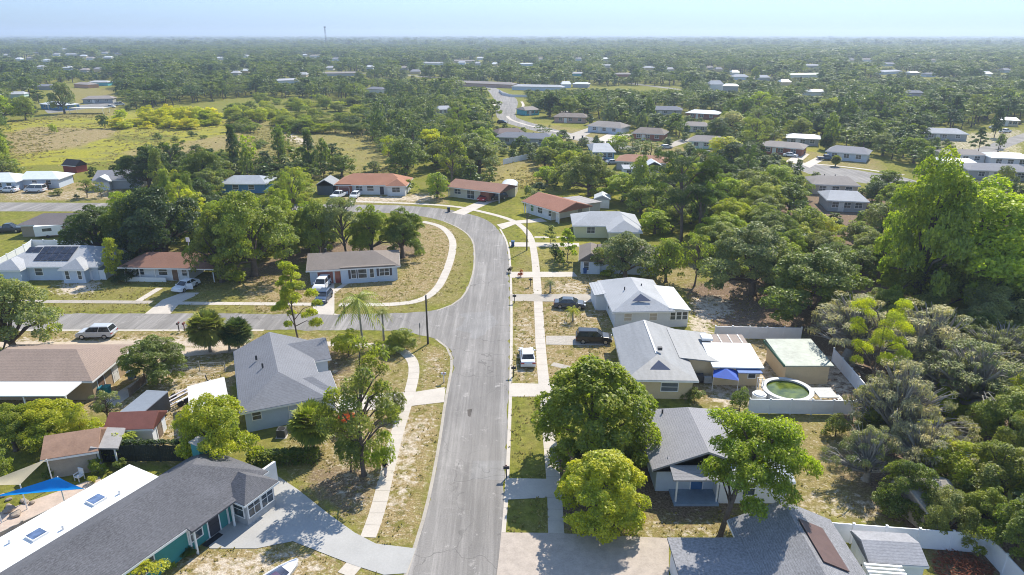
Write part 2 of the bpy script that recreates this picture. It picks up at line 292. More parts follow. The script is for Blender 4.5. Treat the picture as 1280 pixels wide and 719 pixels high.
def strip(name,pts,width,z,mat,seg=1.5,gap=.022,sm=2):
    p=[Vector((*q,0)) for q in smooth(W(pts),sm)]
    ln=[0]
    for a,b in zip(p,p[1:]): ln.append(ln[-1]+(b-a).length)
    def at(s):
        for i in range(len(p)-1):
            if s<=ln[i+1] or i==len(p)-2:
                d=(p[i+1]-p[i]); t=(s-ln[i])/max(ln[i+1]-ln[i],1e-6); return p[i]+d*t,d.normalized()
    mb=MB(); n=max(1,int(ln[-1]/seg)); st=ln[-1]/n
    for i in range(n):
        a,da=at(i*st+gap/2); b,db=at((i+1)*st-gap/2); na=Vector((-da.y,da.x,0))*width/2; nb=Vector((-db.y,db.x,0))*width/2
        q=[a-na,b-nb,b+nb,a+na]; mb.add([(v.x,v.y,z) for v in q],[(0,1,2,3)])
    return struct(name,mb,mat)
strip('sidewalk',[(460,672),(472,640),(484,590),(495,545),(512,493),(519,462),(514,446),(495,434),(450,431),(380,429),(330,429)],1.3,.024,CONC)
strip('sidewalk',[(431,719),(445,704),(463,683)],1.35,.024,CONC)
strip('sidewalk',[(300,429),(150,430),(40,431),(-200,431)],1.6,.024,surf('sandy_concrete',(.5,.41,.32),.9,.2,.5,5))
strip('sidewalk',[(528,277),(553,283),(567,299),(565,320),(556,345),(545,364),(525,377),(490,381),(460,381),(424,381)],1.35,.024,CONC)
strip('sidewalk',[(392,380.5),(330,380),(217,379)],1.2,.024,CONC); strip('sidewalk',[(190,378),(60,377),(-200,376)],1.2,.024,OLDCONC)
strip('sidewalk',[(698,719),(695,662),(693,610),(687,550),(681,490),(676,440),(673,380),(670,335),(667,310),(662,293),(650,281),(635,273),(600,264),(570,258),(520,254.5),(430,251.5)],1.3,.02,CONC)
strip('gutter',[(626,700),(632,640),(636,560),(638.6,480),(639.6,400),(638.6,340),(635.5,305),(625,286)],.35,.016,CONC,seg=3)
strip('gutter',[(507,719),(529,652),(539,610),(550,550),(556,505),(560,485),(566,455),(562,436),(545,424)],.3,.016,OLDCONC,seg=3)
strip('gutter',[(554,276.4),(576,285.5),(591,298.5),(593.6,315),(592.6,338),(586,360),(574,378),(546,388.3)],.3,.016,OLDCONC,seg=3)
strip('gutter',[(330,413),(200,413),(-100,413)],.5,.016,CONC,seg=4)
def drive(pts,z=.028,mat=CONC,sm=0): return sheet('driveway',W(pts) if not sm else smooth(W(pts),sm),z,mat)
drive([(181,392.5),(203,375),(228,366),(250,366),(242,371),(226,378),(213,392.5)]); strip('path',[(172,377),(200,360)],1.1,.02,CONC)
drive([(390,393),(397,352),(418,352),(418,392),(424,394)]); strip('path',[(416,366),(428,357),(438,352)],.9,.02,CONC)
drive([(565,266),(603,250),(626,250),(612,254),(580,269)]); drive([(621,281),(640,276.5),(676,273),(684,277),(645,280),(628,287)])
drive([(636.5,303),(724,304),(724,308.5),(637.5,308.5)]); strip('path',[(668,296.5),(710,297)],1.1,.018,CONC); drive([(637.5,340),(717,340),(722,346),(638,347.5)])
drive([(638,368),(750,368),(752,378),(638,376.5)],mat=OLDCONC); drive([(682,420),(722,420),(760,422),(760,432),(683,431)],mat=surf('gravel',(.42,.38,.33),.95,.3,3,14))
drive([(636.5,479),(674,480),(720,483),(720,496),(637,496)]); drive([(633,598),(690,599),(690,622),(632,625)]); strip('path',[(690,455),(720,462)],1.0,.018,OLDCONC)
PAVER=surf('paver_concrete',(.43,.37,.32),.9,.22,1.2,7); drive([(627,666),(690,666.5),(836,673),(836,900),(590,900),(621,719)],mat=PAVER)
drive([(557,484),(520,490),(470,492),(405,496),(415,517),(505,509),(520,507),(555,503)])
drive([(345,594),(372,612),(410,642),(443,666),(470,680),(520,686),(508,717),(480,719),(440,706),(366,677),(320,686),(262,686),(250,660)],.034,BLUECONC)
drive([(320,430),(300,440),(240,445),(180,447),(150,445),(150,438),(300,434)],mat=surf('sand_drive',(.5,.41,.32),.95,.25,1,6))
drive([(131,500),(180,470),(186,478),(140,512)],mat=OLDCONC,z=.03)   # patio beside tan house
drive([(660,153),(640,150)][:0] or [(738,178),(765,165),(790,168),(770,181)]); drive([(700,172),(735,160),(745,163),(722,175)],mat=OLDCONC); drive([(820,184),(858,172),(868,175),(836,186)],mat=OLDCONC)
drive([(982,202),(1000,190),(1012,193),(998,205)]); drive([(1002,206),(1020,197),(1030,200),(1012,210)]); drive([(700,140),(715,135),(722,138),(712,143)],mat=OLDCONC)
sheet('road',smooth(W([(596,104),(604,109),(612,115),(619,126),(619,138),(622,150),(645,158),(690,169),(722,176),(790,190),(795,183),(745,173),(697,163),(655,151),(643,146),(646,136),(648,126),(640,119),(625,113),(612,106)]),1),.012,ASPH)
strip('sidewalk',[(616,128),(620,133),(615,138),(606,139)],1.5,.02,CONC); strip('sidewalk',[(634,145),(638,150),(660,157),(700,166),(735,172)],1.5,.02,CONC); strip('sidewalk',[(652,127),(655,132),(650,138)],1.5,.02,CONC)
sheet('road',W([(985,207),(1000,203),(1060,211),(1130,222),(1180,236),(1150,240),(1060,226),(1010,217)]),.012,ASPH); strip('sidewalk',[(990,203),(1060,208.5),(1130,219)],1.5,.02,CONC)
sheet('road',smooth(W([(1180,196),(1215,188),(1250,176),(1300,160),(1310,166),(1270,180),(1235,195),(1260,205),(1300,212),(1300,222),(1230,207),(1180,204)]),1),.012,ASPH)
strip('path',[(353,166),(360,165),(366,171),(378,176),(392,183)],1.6,.02,surf('sand_track',(.5,.42,.32),.95,.2,1,5))
sheet('road',W([(55,137),(140,127),(150,131),(60,142)]),.012,asphalt('asphalt_old',(.2,.19,.18),(.27,.26,.25)))

# ------------------------------------------------------------------ grass : countless small tufts on the near lawns
LAWNS=[[(640,345),(765,345),(760,415),(820,470),(690,480),(690,719),(632,719),(640,480)],[(690,640),(930,640),(930,680),(690,668)],[(500,418),(565,440),(550,560),(520,690),(455,680),(480,600),(520,490)],[(370,430),(510,430),(510,500),(470,660),(440,660),(350,590),(360,440)],[(200,690),(370,676),(480,719),(180,760)],[(985,515),(1060,515),(1120,655),(960,655)],[(60,345),(380,345),(380,392),(60,392)],[(484,290),(560,290),(592,300),(585,360),(500,392),(320,392),(300,345),(380,340),(500,345)],[(0,412),(330,412),(330,428),(0,428)],[(170,445),(290,445),(250,570),(160,570)],[(640,280),(735,300),(735,345),(640,345)],[(860,350),(1000,350),(1000,410),(860,410)]]
def grass():
    vs=[];fs=[];rs=random.Random(5); polys=[W(p) for p in LAWNS]
    blk=[o for o in bpy.data.objects if o.name.split('.')[0] in('road','driveway','sidewalk','path','gutter')]
    from mathutils.bvhtree import BVHTree
    T_=[]
    for o in blk:
        me=o.data; T_.append(BVHTree.FromPolygons([v.co for v in me.vertices],[tuple(p.vertices) for p in me.polygons]))
    for p in polys:
        xs=[q[0] for q in p]; ys=[q[1] for q in p]; A=abs(sum(p[i][0]*p[i-1][1]-p[i-1][0]*p[i][1] for i in range(len(p))))/2
        for _ in range(int(min(A*9,9000)*rs.choice((.12,.25,.45))*(max(xs)-min(xs))*(max(ys)-min(ys))/A)):
            x,y=rs.uniform(min(xs),max(xs)),rs.uniform(min(ys),max(ys))
            if math.sin(x*1.1+2*math.sin(y*.5))*math.cos(y*.9+x*.3)+rs.gauss(0,.6)<.15 or not inside(x,y,p): continue
            if any(t.ray_cast(Vector((x,y,1)),Vector((0,0,-1)))[0] for t in T_): continue
            for k in range(3):
                a=rs.random()*6.28; h=rs.uniform(.06,.2); w_=rs.uniform(.04,.1); dx,dy=math.cos(a)*w_,math.sin(a)*w_; ox,oy=rs.gauss(0,.1),rs.gauss(0,.1); b=len(vs)
                vs+=[(x+ox-dx,y+oy-dy,0),(x+ox+dx,y+oy+dy,0),(x+ox+dx*.6+oy*.5,y+oy+dy*.6+ox*.5,h),(x+ox-dx*.6+oy*.5,y+oy-dy*.6,h)]; fs.append((b,b+1,b+2,b+3))
    for poly,nn in ([(0,150),(150,140),(300,150),(300,172),(180,212),(0,212)],5000),([(300,150),(480,150),(500,225),(300,225),(200,205),(300,180)],5000),([(600,205),(700,192),(720,215),(640,240)],1500):
        p=W(poly); xs=[q[0] for q in p]; ys=[q[1] for q in p]
        for _ in range(nn):
            x,y=rs.uniform(min(xs),max(xs)),rs.uniform(min(ys),max(ys))
            if not inside(x,y,p) or math.sin(x*.13+2*math.sin(y*.05))+rs.gauss(0,.7)<0: continue
            for k in range(3):
                a=rs.random()*6.28; h=rs.uniform(.12,.4); w_=rs.uniform(.25,.6); dx,dy=math.cos(a)*w_,math.sin(a)*w_; ox,oy=rs.gauss(0,.5),rs.gauss(0,.5); b=len(vs)
                vs+=[(x+ox-dx,y+oy-dy,0),(x+ox+dx,y+oy+dy,0),(x+ox+dx*.7+oy*.3,y+oy+dy*.7+ox*.3,h),(x+ox-dx*.7+oy*.3,y+oy-dy*.7,h*.8)]; fs.append((b,b+1,b+2,b+3))
    me=bpy.data.meshes.new('grass'); me.from_pydata(vs,[],fs); me.update()
    m,n,o=nodes('grass_blades'); ge=N(n,'ShaderNodeNewGeometry'); c=mixc(n,noise(n,ge.outputs['Position'],.35,4,.7),(.18,.2,.035),(.5,.4,.2)); c=mixc(n,1.0,c,mixc(n,ge.outputs['Random Per Island'],(.6,.65,.6),(1.4,1.3,1.2)),'MULTIPLY')
    d=N(n,'ShaderNodeBsdfDiffuse'); t=N(n,'ShaderNodeBsdfTranslucent'); x=N(n,'ShaderNodeMixShader'); x.inputs[0].default_value=.5; n.links.new(c,d.inputs[0]); n.links.new(c,t.inputs[0]); L(n,d,x,0,1); L(n,t,x,0,2); L(n,x,o)
    g=link('grass',me,m,None,'patchy tufts of dry and green grass','stuff')
grass()

for pts in ([(436,94),(480,90),(524,96),(560,98)],[(690,95),(740,98),(800,106),(850,112)],[(880,100),(940,99),(1000,96)],[(96,84),(140,79),(160,77)],[(1080,86),(1140,94),(1200,97)],[(600,84),(660,84),(720,86)]): strip('road',pts,7,.012,ASPH,seg=40,gap=0,sm=1)

PATCH=asphalt('asphalt_patch',(.235,.225,.218),(.305,.293,.282)); sheet('road_patch',ragged(W([(591,576),(631,576.5),(630,601),(588,600)]),.06),.0165,PATCH); sheet('road_patch',ragged(W([(577,393),(612,388),(622,404),(596,424),(575,412)]),.25),.0165,PATCH); sheet('road_patch',ragged(W([(585,512),(589,512),(588,521),(584,521)]),.1),.0165,asphalt('asphalt_dark',(.1,.09,.08),(.15,.13,.12)))
# ------------------------------------------------------------------ houses
LANDMARKS=[]
def hp(Lp,Rp,z=2.6):
    a=P(*Lp,z); b=P(*Rp,z); return a,math.degrees(math.atan2(b[1]-a[1],b[0]-a[0])),math.hypot(b[0]-a[0],b[1]-a[1])
def roof_mesh(spec,x0,x1,y0,y1,h,th=.2):
    t=spec[0]; mb=MB()
    if t in('hx','hy'):
        rise,hl,hr,ov=spec[1:5]; X0,X1,Y0,Y1=x0-ov,x1+ov,y0-ov,y1+ov; drop=rise*ov/(((y1-y0) if t=='hx' else (x1-x0))/2+ov)
        z0=h-drop*.6; zr=h+rise
        if t=='hx': ym=(Y0+Y1)/2; top=[(X0,Y0,z0),(X1,Y0,z0),(X1,Y1,z0),(X0,Y1,z0),(X0+hl,ym,zr),(X1-hr,ym,zr)]; fs=[(0,1,5,4),(2,3,4,5),(3,0,4),(1,2,5)]
        else: xm=(X0+X1)/2; top=[(X0,Y0,z0),(X1,Y0,z0),(X1,Y1,z0),(X0,Y1,z0),(xm,Y0+hl,zr),(xm,Y1-hr,zr)]; fs=[(0,1,4),(1,2,5,4),(2,3,5),(3,0,4,5)]
        vs=top+[(x,y,z-th) for x,y,z in top]
        if t=='hx': ends=[] if hl else [(3,0,4)]
        fs2=fs+[tuple(i+6 for i in reversed(f)) for f in fs]+[(i,(i+1)%4,(i+1)%4+6,i+6) for i in range(4)]
        return mb.add(vs,fs2),z0
    if t=='fl':
        ov=spec[1]; return mb.box(x0-ov,x1+ov,y0-ov,y1+ov,h-.02,h+.16),h
    if t=='sh':                              # shed roof, high side named f b l r
        rise,ov,side=spec[1:4]; X0,X1,Y0,Y1=x0-ov,x1+ov,y0-ov,y1+ov; zz={'b':(0,0,1,1),'f':(1,1,0,0),'l':(1,0,0,1),'r':(0,1,1,0)}[side]
        top=[(X0,Y0,h+rise*zz[0]),(X1,Y0,h+rise*zz[1]),(X1,Y1,h+rise*zz[2]),(X0,Y1,h+rise*zz[3])]; vs=top+[(x,y,z-.14) for x,y,z in top]
        return mb.add(vs,[(0,1,2,3),(7,6,5,4)]+[(i,(i+1)%4,(i+1)%4+4,i+4) for i in range(4)]),h
def wall_mesh(spec,x0,x1,y0,y1,h):
    mb=MB(); t=spec[0]; e=.03
    if t=='hx' or t=='hy':
        rise,hl,hr,ov=spec[1:5]; hh=h-.12; mb.box(x0,x1,y0,y1,0,hh)
        g=rise*.93-.1
        if t=='hx':
            ym=(y0+y1)/2
            for k,hp_,xa in ((0,hl,x0),(1,hr,x1-.15)):
                if not hp_: mb.add([(xa,y0,hh),(xa,y1,hh),(xa,ym,hh+g),(xa+.15,y0,hh),(xa+.15,y1,hh),(xa+.15,ym,hh+g)],[(0,1,2),(3,5,4),(0,2,5,3),(1,4,5,2)])
        else:
            xm=(x0+x1)/2
            for k,hp_,ya in ((0,hl,y0),(1,hr,y1-.15)):
                if not hp_: mb.add([(x0,ya,hh),(x1,ya,hh),(xm,ya,hh+g),(x0,ya+.15,hh),(x1,ya+.15,hh),(xm,ya+.15,hh+g)],[(0,1,2),(3,5,4),(0,2,5,3),(1,4,5,2)])
    elif t=='sh':
        rise,ov,side=spec[1:4]; zz={'b':(0,0,1,1),'f':(1,1,0,0),'l':(1,0,0,1),'r':(0,1,1,0)}[side]; cs=[(x0,y0),(x1,y0),(x1,y1),(x0,y1)]
        mb.add([(x,y,0) for x,y in cs]+[(x,y,h-.08+rise*z*.92) for (x,y),z in zip(cs,zz)],[(3,2,1,0),(4,5,6,7)]+[(i,(i+1)%4,(i+1)%4+4,i+4) for i in range(4)])
    else: mb.box(x0,x1,y0,y1,0,h-.03)
    return mb
def face(side,b):
    x0,x1,y0,y1=b[:4]
    return {'f':lambda u,d,z:(x0+u,y0-d,z),'b':lambda u,d,z:(x1-u,y1+d,z),'l':lambda u,d,z:(x0-d,y1-u,z),'r':lambda u,d,z:(x1+d,y0+u,z)}[side]
def fbox(mb,fn,u0,u1,d0,d1,z0,z1):
    c=[fn(u,d,z) for z in (z0,z1) for u,d in ((u0,d0),(u1,d0),(u1,d1),(u0,d1))]
    return mb.add(c,[(0,3,2,1),(4,5,6,7),(0,1,5,4),(1,2,6,5),(2,3,7,6),(3,0,4,7)])
def window(par,fn,u,wd,ht,sill,frame=None,pane=None,shut=None,bars=1):
    mb=MB(); t=.09; a,b=u-wd/2,u+wd/2; z0,z1=sill,sill+ht
    fbox(mb,fn,a-t,b+t,0,.06,z0-t,z0); fbox(mb,fn,a-t,b+t,0,.06,z1,z1+t); fbox(mb,fn,a-t,a,0,.055,z0,z1); fbox(mb,fn,b,b+t,0,.055,z0,z1)
    fbox(mb,fn,a,b,0,.045,(z0+z1)/2-.03,(z0+z1)/2+.03)
    for i in range(1,bars): q=a+wd*i/bars; fbox(mb,fn,q-.03,q+.03,0,.043,z0,z1)
    w_=link('window',mb,frame or TRIM,par); g=MB(); fbox(g,fn,a,b,.004,.02,z0,z1); link('pane',g,pane or GLASS,w_)
    if shut:
        for s in (a-t-.38,b+t+.02): q=MB(); fbox(q,fn,s,s+.36,0,.04,z0-.05,z1+.05); link('shutter',q,shut,w_)
def door(par,fn,u,wd,ht,mat,name='door'):
    mb=MB(); a,b=u-wd/2,u+wd/2
    fbox(mb,fn,a,b,0,.05,.05,ht)
    if name=='garage_door':
        for i in range(4): z=.1+i*(ht-.1)/4; fbox(mb,fn,a+.08,b-.08,.05,.07,z+.04,z+(ht-.1)/4-.04)
    else:
        fbox(mb,fn,a+.15,b-.15,.05,.07,.25,ht*.48); fbox(mb,fn,a+.15,b-.15,.05,.07,ht*.55,ht-.2)
    d=link(name,mb,mat,par); f=MB(); fbox(f,fn,a-.1,a,0,.06,.0,ht+.1); fbox(f,fn,b,b+.1,0,.06,0,ht+.1); fbox(f,fn,a,b,0,.06,ht,ht+.1); link('door_frame',f,TRIM,d)
    if name=='door': k=MB(); fbox(k,fn,b-.16,b-.08,.05,.12,.95,1.03); link('handle',k,DARKMETAL,d)
def post(par,x,y,h,r=.07,mat=None): link('post',MB().box(x-r,x+r,y-r,y+r,0,h),mat or TRIM,par)
def house(name,label,cat,org,yaw,wmat,rmat,blocks,lm=None,wins=(),doors=(),prot=True,trim=True,group=None):
    t=thing(name,label,cat,org,yaw,group); M=Matrix.Rotation(R(yaw),4,'Z'); xs=[];ys=[];ds=[]
    for b in blocks:
        x0,x1,y0,y1,h,spec=b[:6]; wm=b[6] if len(b)>6 and b[6] else wmat; rm=b[7] if len(b)>7 and b[7] else rmat
        if wm!='open': link('wall',wall_mesh(spec,x0,x1,y0,y1,h),wm,t)
        else:
            for x,y in ((x0+.1,y0+.1),(x1-.1,y0+.1),(x1-.1,y1-.1),(x0+.1,y1-.1)): post(t,x,y,h-.1)
        mb,ze=roof_mesh(spec,x0,x1,y0,y1,h); ro=link('roof',mb,rm,t)
        if trim and spec[0] in('hx','hy'):
            ov=spec[4]+.03; z1=ze-.05; z0=ze-.24; X0,X1,Y0,Y1=x0-ov,x1+ov,y0-ov,y1+ov; fb=[(X0,X1,Y0,Y0+.028),(X0,X1,Y1-.028,Y1)]
            if spec[0]=='hy' : fb=[(X0,X0+.028,Y0,Y1),(X1-.028,X1,Y0,Y1)]+([(X0+.03,X1-.03,Y0,Y0+.028)] if spec[2] else [])+([(X0+.03,X1-.03,Y1-.028,Y1)] if spec[3] else [])
            else: fb+=([(X0,X0+.028,Y0+.03,Y1-.03)] if spec[2] else [])+([(X1-.028,X1,Y0+.03,Y1-.03)] if spec[3] else [])
            for q in fb: link('fascia',MB().box(*q,z0,z1),TRIM,ro)
        for x in (x0,x1):
            for y in (y0,y1):
                v=M@Vector((x,y,0)); X,Y=org[0]+v.x,org[1]+v.y
                for z in (0,h+.7): q=proj(X,Y,z); xs.append(q[0]); ys.append(q[1]); ds.append(Y)
    for wn in wins:
        bi,side,u,wd,ht,sill=wn[:6]; kw=wn[6] if len(wn)>6 else {}; window(t,face(side,blocks[bi]),u,wd,ht,sill,**kw)
    for d in doors: door(t,face(d[1],blocks[d[0]]),*d[2:])
    x0,x1,y0,y1=min(xs),max(xs),min(ys),max(ys); mx=(x1-x0)*.1
    if prot: PROT.append((x0+mx,x1-mx,y0+1,y1-(y1-y0)*.12,min(ds)))
    if lm: LANDMARKS.append((lm,sum(xs)/len(xs),sum(ys)/len(ys),org[0]+(M@Vector((blocks[0][1]/2,blocks[0][3]/2,0))).x,org[1]+(M@Vector((blocks[0][1]/2,blocks[0][3]/2,0))).y))
    return t
S=surf
SH_DARK=shingle((.13,.13,.142),.55); SH_GREY=shingle((.27,.27,.29)); SH_LGREY=shingle((.42,.43,.45)); SH_BROWN=shingle((.27,.15,.11)); SH_TAN=shingle((.3,.23,.19)); SH_TAUPE=shingle((.24,.205,.18)); SH_ORANGE=shingle((.4,.2,.13)); SH_SLATE=shingle((.2,.21,.24)); SH_WARM=shingle((.3,.27,.25))
TEAL=S('teal_stucco',(.05,.24,.23),.8,.1); WHITEROOF=S('white_membrane',(.78,.78,.77),.5,.05,.4,3); TAN=S('tan_stucco',(.4,.29,.18),.9,.1); WSTUC=S('white_stucco',(.66,.68,.7),.85,.07); BSTUC=S('pale_blue_stucco',(.5,.57,.66),.85,.07)
YELL=S('cream_stucco',(.62,.5,.32),.85,.08); BRICK=S('red_brick',(.3,.12,.08),.9,.2,2,9); PINK=S('pink_stucco',(.5,.33,.27),.85,.1); GREYW=S('grey_siding',(.36,.37,.38),.85,.1); MINT=S('mint_stucco',(.45,.58,.52),.85,.08); TURQ=S('turquoise_stucco',(.1,.42,.5),.85,.08); LBLUE=S('blue_siding',(.1,.26,.45),.8,.1)
METALR=S('grey_metal_roof',(.25,.255,.265),.5,.22,.5,3,stretch=(3,.3,1)); WMETAL=S('white_metal_roof',(.55,.57,.59),.45,.08,.5,3); RED=paint('red_door',(.3,.07,.05)); MAROON=S('maroon_panel',(.27,.1,.08),.6,.1); SOLAR=glass('solar_glass',(.012,.014,.025)); WDOOR=paint('white_door',(.7,.7,.7))
REDMET=S('red_metal_roof',(.21,.085,.065),.5,.15)
# -- teal house with dark roof, lower left
o1=P(54,709,4.5); t=house('house','teal house with dark shingle roof and long white flat roof behind','house',o1,62.6,TEAL,SH_DARK,
 [(-1.2,16.2,-2.6,4.3,2.75,('hx',1.9,0,4.2,.45)),(8.7,12.5,-3.35,-2.5,2.5,('sh',.28,.25,'b'),'open'),(12.9,15.9,-4.3,-2.5,2.55,('hy',1.15,1.6,0,.35),GREYW)],'teal house with the white flat roof',
 wins=[(0,'f',6.2,1.5,1.2,.95,{'bars':2}),(2,'f',.8,1.2,1.45,.75,{'bars':2}),(2,'f',2.2,1.2,1.45,.75,{'bars':2}),(2,'l',.9,1.1,1.4,.75),(0,'f',10.5,1.2,1.3,.8)],doors=[(0,'f',12.2,1.0,2.1,S('dark_door',(.05,.05,.06)),'door')],prot=False)
fr=link('roof',MB().box(-1.3,11.6,4.35,8.2,2.6,2.84),WHITEROOF,t); link('wall',MB().box(-1.1,11.3,4.3,7.9,0,2.6),TEAL,t)
for sx in (2.0,6.6):
    k=link('skylight',MB().box(sx,sx+1.15,5.4,6.5,2.84,3.02),TRIM,fr); link('pane',MB().box(sx+.08,sx+1.07,5.48,6.42,3.02,3.035),glass('skylight_glass',(.06,.09,.16)),k)
for x,y in ((3.9,4.9),(8.6,5.1),(1.2,6.9)): link('roof_vent',MB().cyl((x,y,3.0),.1,(0,0,1),.4,8),TRIM,fr)
link('chimney',MB().box(14.9,15.9,3.2,4.2,2.5,4.3),TEAL,t); link('chimney_cap',MB().box(14.8,16.0,3.1,4.3,4.3,4.42).box(15.2,15.5,3.5,3.9,4.42,4.75),CONC,t)
link('stone_wall',MB().box(15.92,16.05,-3.9,-2.62,0,.9),S('stone_veneer',(.33,.33,.34),.9,.35,4,9),t)
link('wing_wall',MB().box(16.4,18.3,-2.2,-1.95,0,2.3),WSTUC,t)
link('doormat',MB().box(9.6,11.2,-3.3,-2.75,.035,.06),S('dark_mat',(.03,.03,.035)),t)
# -- tan house
A,yw,wd=hp((15,476),(117,476)); b=P(117,476); 
t=house('house','tan stucco house with brown roof and flat white patio cover','house',(A[0]-6,A[1]+.4),0,TAN,SH_TAN,[(0,wd+5.4,0,8.4,2.7,('hx',1.5,3,4.2,.5))],'tan house with the white patio roof',wins=[(0,'r',6.6,1,1.1,1.0)],doors=[(0,'r',4.4,1.0,2.1,WDOOR,'door'),(0,'r',1.6,1.2,2.0,S('brown_door',(.2,.12,.08)),'door')],prot=False)
link('patio_roof',MB().box(0,wd+4.8,-3.6,-.45,2.42,2.56),WHITEROOF,t)
for i in range(4): post(t,.4+i*4.4,-3.4,2.42)
# -- grey roof house near the corner
A=P(300,515,2.7); t=house('house','pale grey shingled house with plain white wall beside a fan palm','house',(A[0]+.2,A[1]+.5),23,BSTUC,SH_LGREY if 0 else shingle((.21,.215,.235)),[(0,7.6,0,14.5,2.7,('hy',1.7,4.2,0,.45)),(5.2,9.6,9.3,14.9,2.5,('hx',1.2,0,0,.4)),(6.2,9.0,0.8,5.4,2.5,('hx',.9,0,2.2,.4))],'pale grey shingled corner house',wins=[(0,'f',1.1,.8,.9,1.3)],prot=False)
link('downpipe',MB().tube([(4.2,-.07,.1),(4.2,-.07,2.5)],.05),TRIM,t); link('downpipe',MB().tube([(6.1,-.07,.1),(6.1,-.07,2.5)],.05),TRIM,t)
link('roof_vent',MB().cyl((1.9,9,4.0),.12,(0,0,1),.5,8),DARKMETAL,t); link('roof_vent',MB().cyl((2.4,6.5,4.1),.1,(0,0,1),.5,8),DARKMETAL,t)
A=P(243,519,2.3); house('shed','low white shed with flat pale roof next to grey roofed house','shed',(-32.0,59.6),116,WSTUC,S('pale_roof',(.62,.6,.56),.8,.12),[(0,6.6,-3.3,0,2.2,('sh',.3,.25,'f'))],'low white shed',wins=[(0,'l',1.8,.7,.9,1.0)],prot=False)
# -- brown house left
A,yw,wd=hp((152,333),(233,337)); t=house('house','brown hip roofed house with white porch rail and right side carport','house',(A[0],A[1]+.3),-3,WSTUC,SH_BROWN,[(0,15.0,0,6.6,2.65,('hx',1.35,3.4,2.6,.55),'open'),(.3,10.6,.5,6.4,2.6,('fl',-.3))],'brown hip roofed house with the carport',wins=[(1,'f',2.2,1.2,1.2,.95),(1,'f',6.0,1.4,1.2,.95),(1,'f',9.6,.8,1.2,.9)],doors=[(1,'f',8.0,.95,2.05,S('brown_door',(.2,.12,.08)),'door')])
link('porch_rail',MB().box(0,7,-.3,-.15,0,.75),TRIM,t); link('antenna',MB().tube([(8.6,5.5,2.5),(8.6,5.5,5.6)],.05).box(8.3,8.9,5.4,5.5,5.2,5.9),TRIM,t)
for x in (2.6,5.2,10.8): post(t,x,.05,2.55)
# -- solar panel house
A=P(42,333,2.5); t=house('house','pale blue house with black solar panels on grey hip roof','house',(A[0]-4,A[1]+.2),0,BSTUC,SH_LGREY,[(-2,14.2,0,9.5,2.6,('hx',2.0,4.5,4.6,.45)),(9.2,12.8,-1.4,1,2.55,('hy',1.2,1.8,0,.35)),(-1.5,2.6,-1.6,1,2.55,('hy',1.2,1.8,0,.35))],'pale blue house with solar panels',wins=[(0,'f',6.5,1.2,1.2,.9),(1,'f',.8,.6,1.4,.7),(1,'f',2.8,.6,1.4,.7),(0,'r',3,1.2,1.1,1)])
sl=.4046
for r_ in range(2):
    for c_ in range(5):
        x=3.4+c_*1.16; y=.9+r_*1.75; z=lambda yy:2.496+(yy+.45)*sl+.08
        m=MB().add([(x,y,z(y)),(x+1.08,y,z(y)),(x+1.08,y+1.62,z(y+1.62)),(x,y+1.62,z(y+1.62))]+[(x,y,z(y)+.05),(x+1.08,y,z(y)+.05),(x+1.08,y+1.62,z(y+1.62)+.05),(x,y+1.62,z(y+1.62)+.05)],[(0,3,2,1),(4,5,6,7),(0,1,5,4),(1,2,6,5),(2,3,7,6),(3,0,4,7)]); link('solar_panel',m,SOLAR,t)
for c_ in range(2):
    x=1.0+c_*1.16; m=MB().add([(x,2.9,z(2.9)),(x+1.08,2.9,z(2.9)),(x+1.08,4.1,z(4.1)),(x,4.1,z(4.1)),(x,2.9,z(2.9)+.05),(x+1.08,2.9,z(2.9)+.05),(x+1.08,4.1,z(4.1)+.05),(x,4.1,z(4.1)+.05)],[(0,3,2,1),(4,5,6,7),(0,1,5,4),(1,2,6,5),(2,3,7,6),(3,0,4,7)]); link('solar_panel',m,SOLAR,t)
# -- white corner house with maroon garage
A,yw,wd=hp((383,338),(498,330)); t=house('house','white house with taupe roof, maroon garage door and shutters','house',(A[0]+.35,A[1]+.4),10,BSTUC,SH_TAUPE,[(0,13.9,0,7.9,2.65,('hx',1.45,0,4.2,.5)),(4.9,13.6,-.45,1,2.6,('fl',.05))],'white house with the maroon garage door',wins=[(1,'f',2.0,.7,1.45,.85,{'shut':S('dark_shutter',(.08,.07,.08))}),(1,'f',3.4,1.3,1.45,.85),(1,'f',4.9,.6,1.45,.85),(1,'f',6.9,1.5,1.2,1.05,{'shut':S('dark_shutter',(.08,.07,.08)),'bars':2})],doors=[(0,'f',2.4,2.4,2.05,MAROON,'garage_door'),(0,'f',4.35,.9,2.05,RED,'door')])
link('roof_pipe',MB().cyl((2.4,4.4,4.1),.13,(0,0,1),.9,8).cyl((2.4,4.4,4.6),.22,(0,0,1),.15,8),DARKMETAL,t); link('gutter',MB().box(.2,9,8.3,8.5,2.5,2.62),TRIM,t)
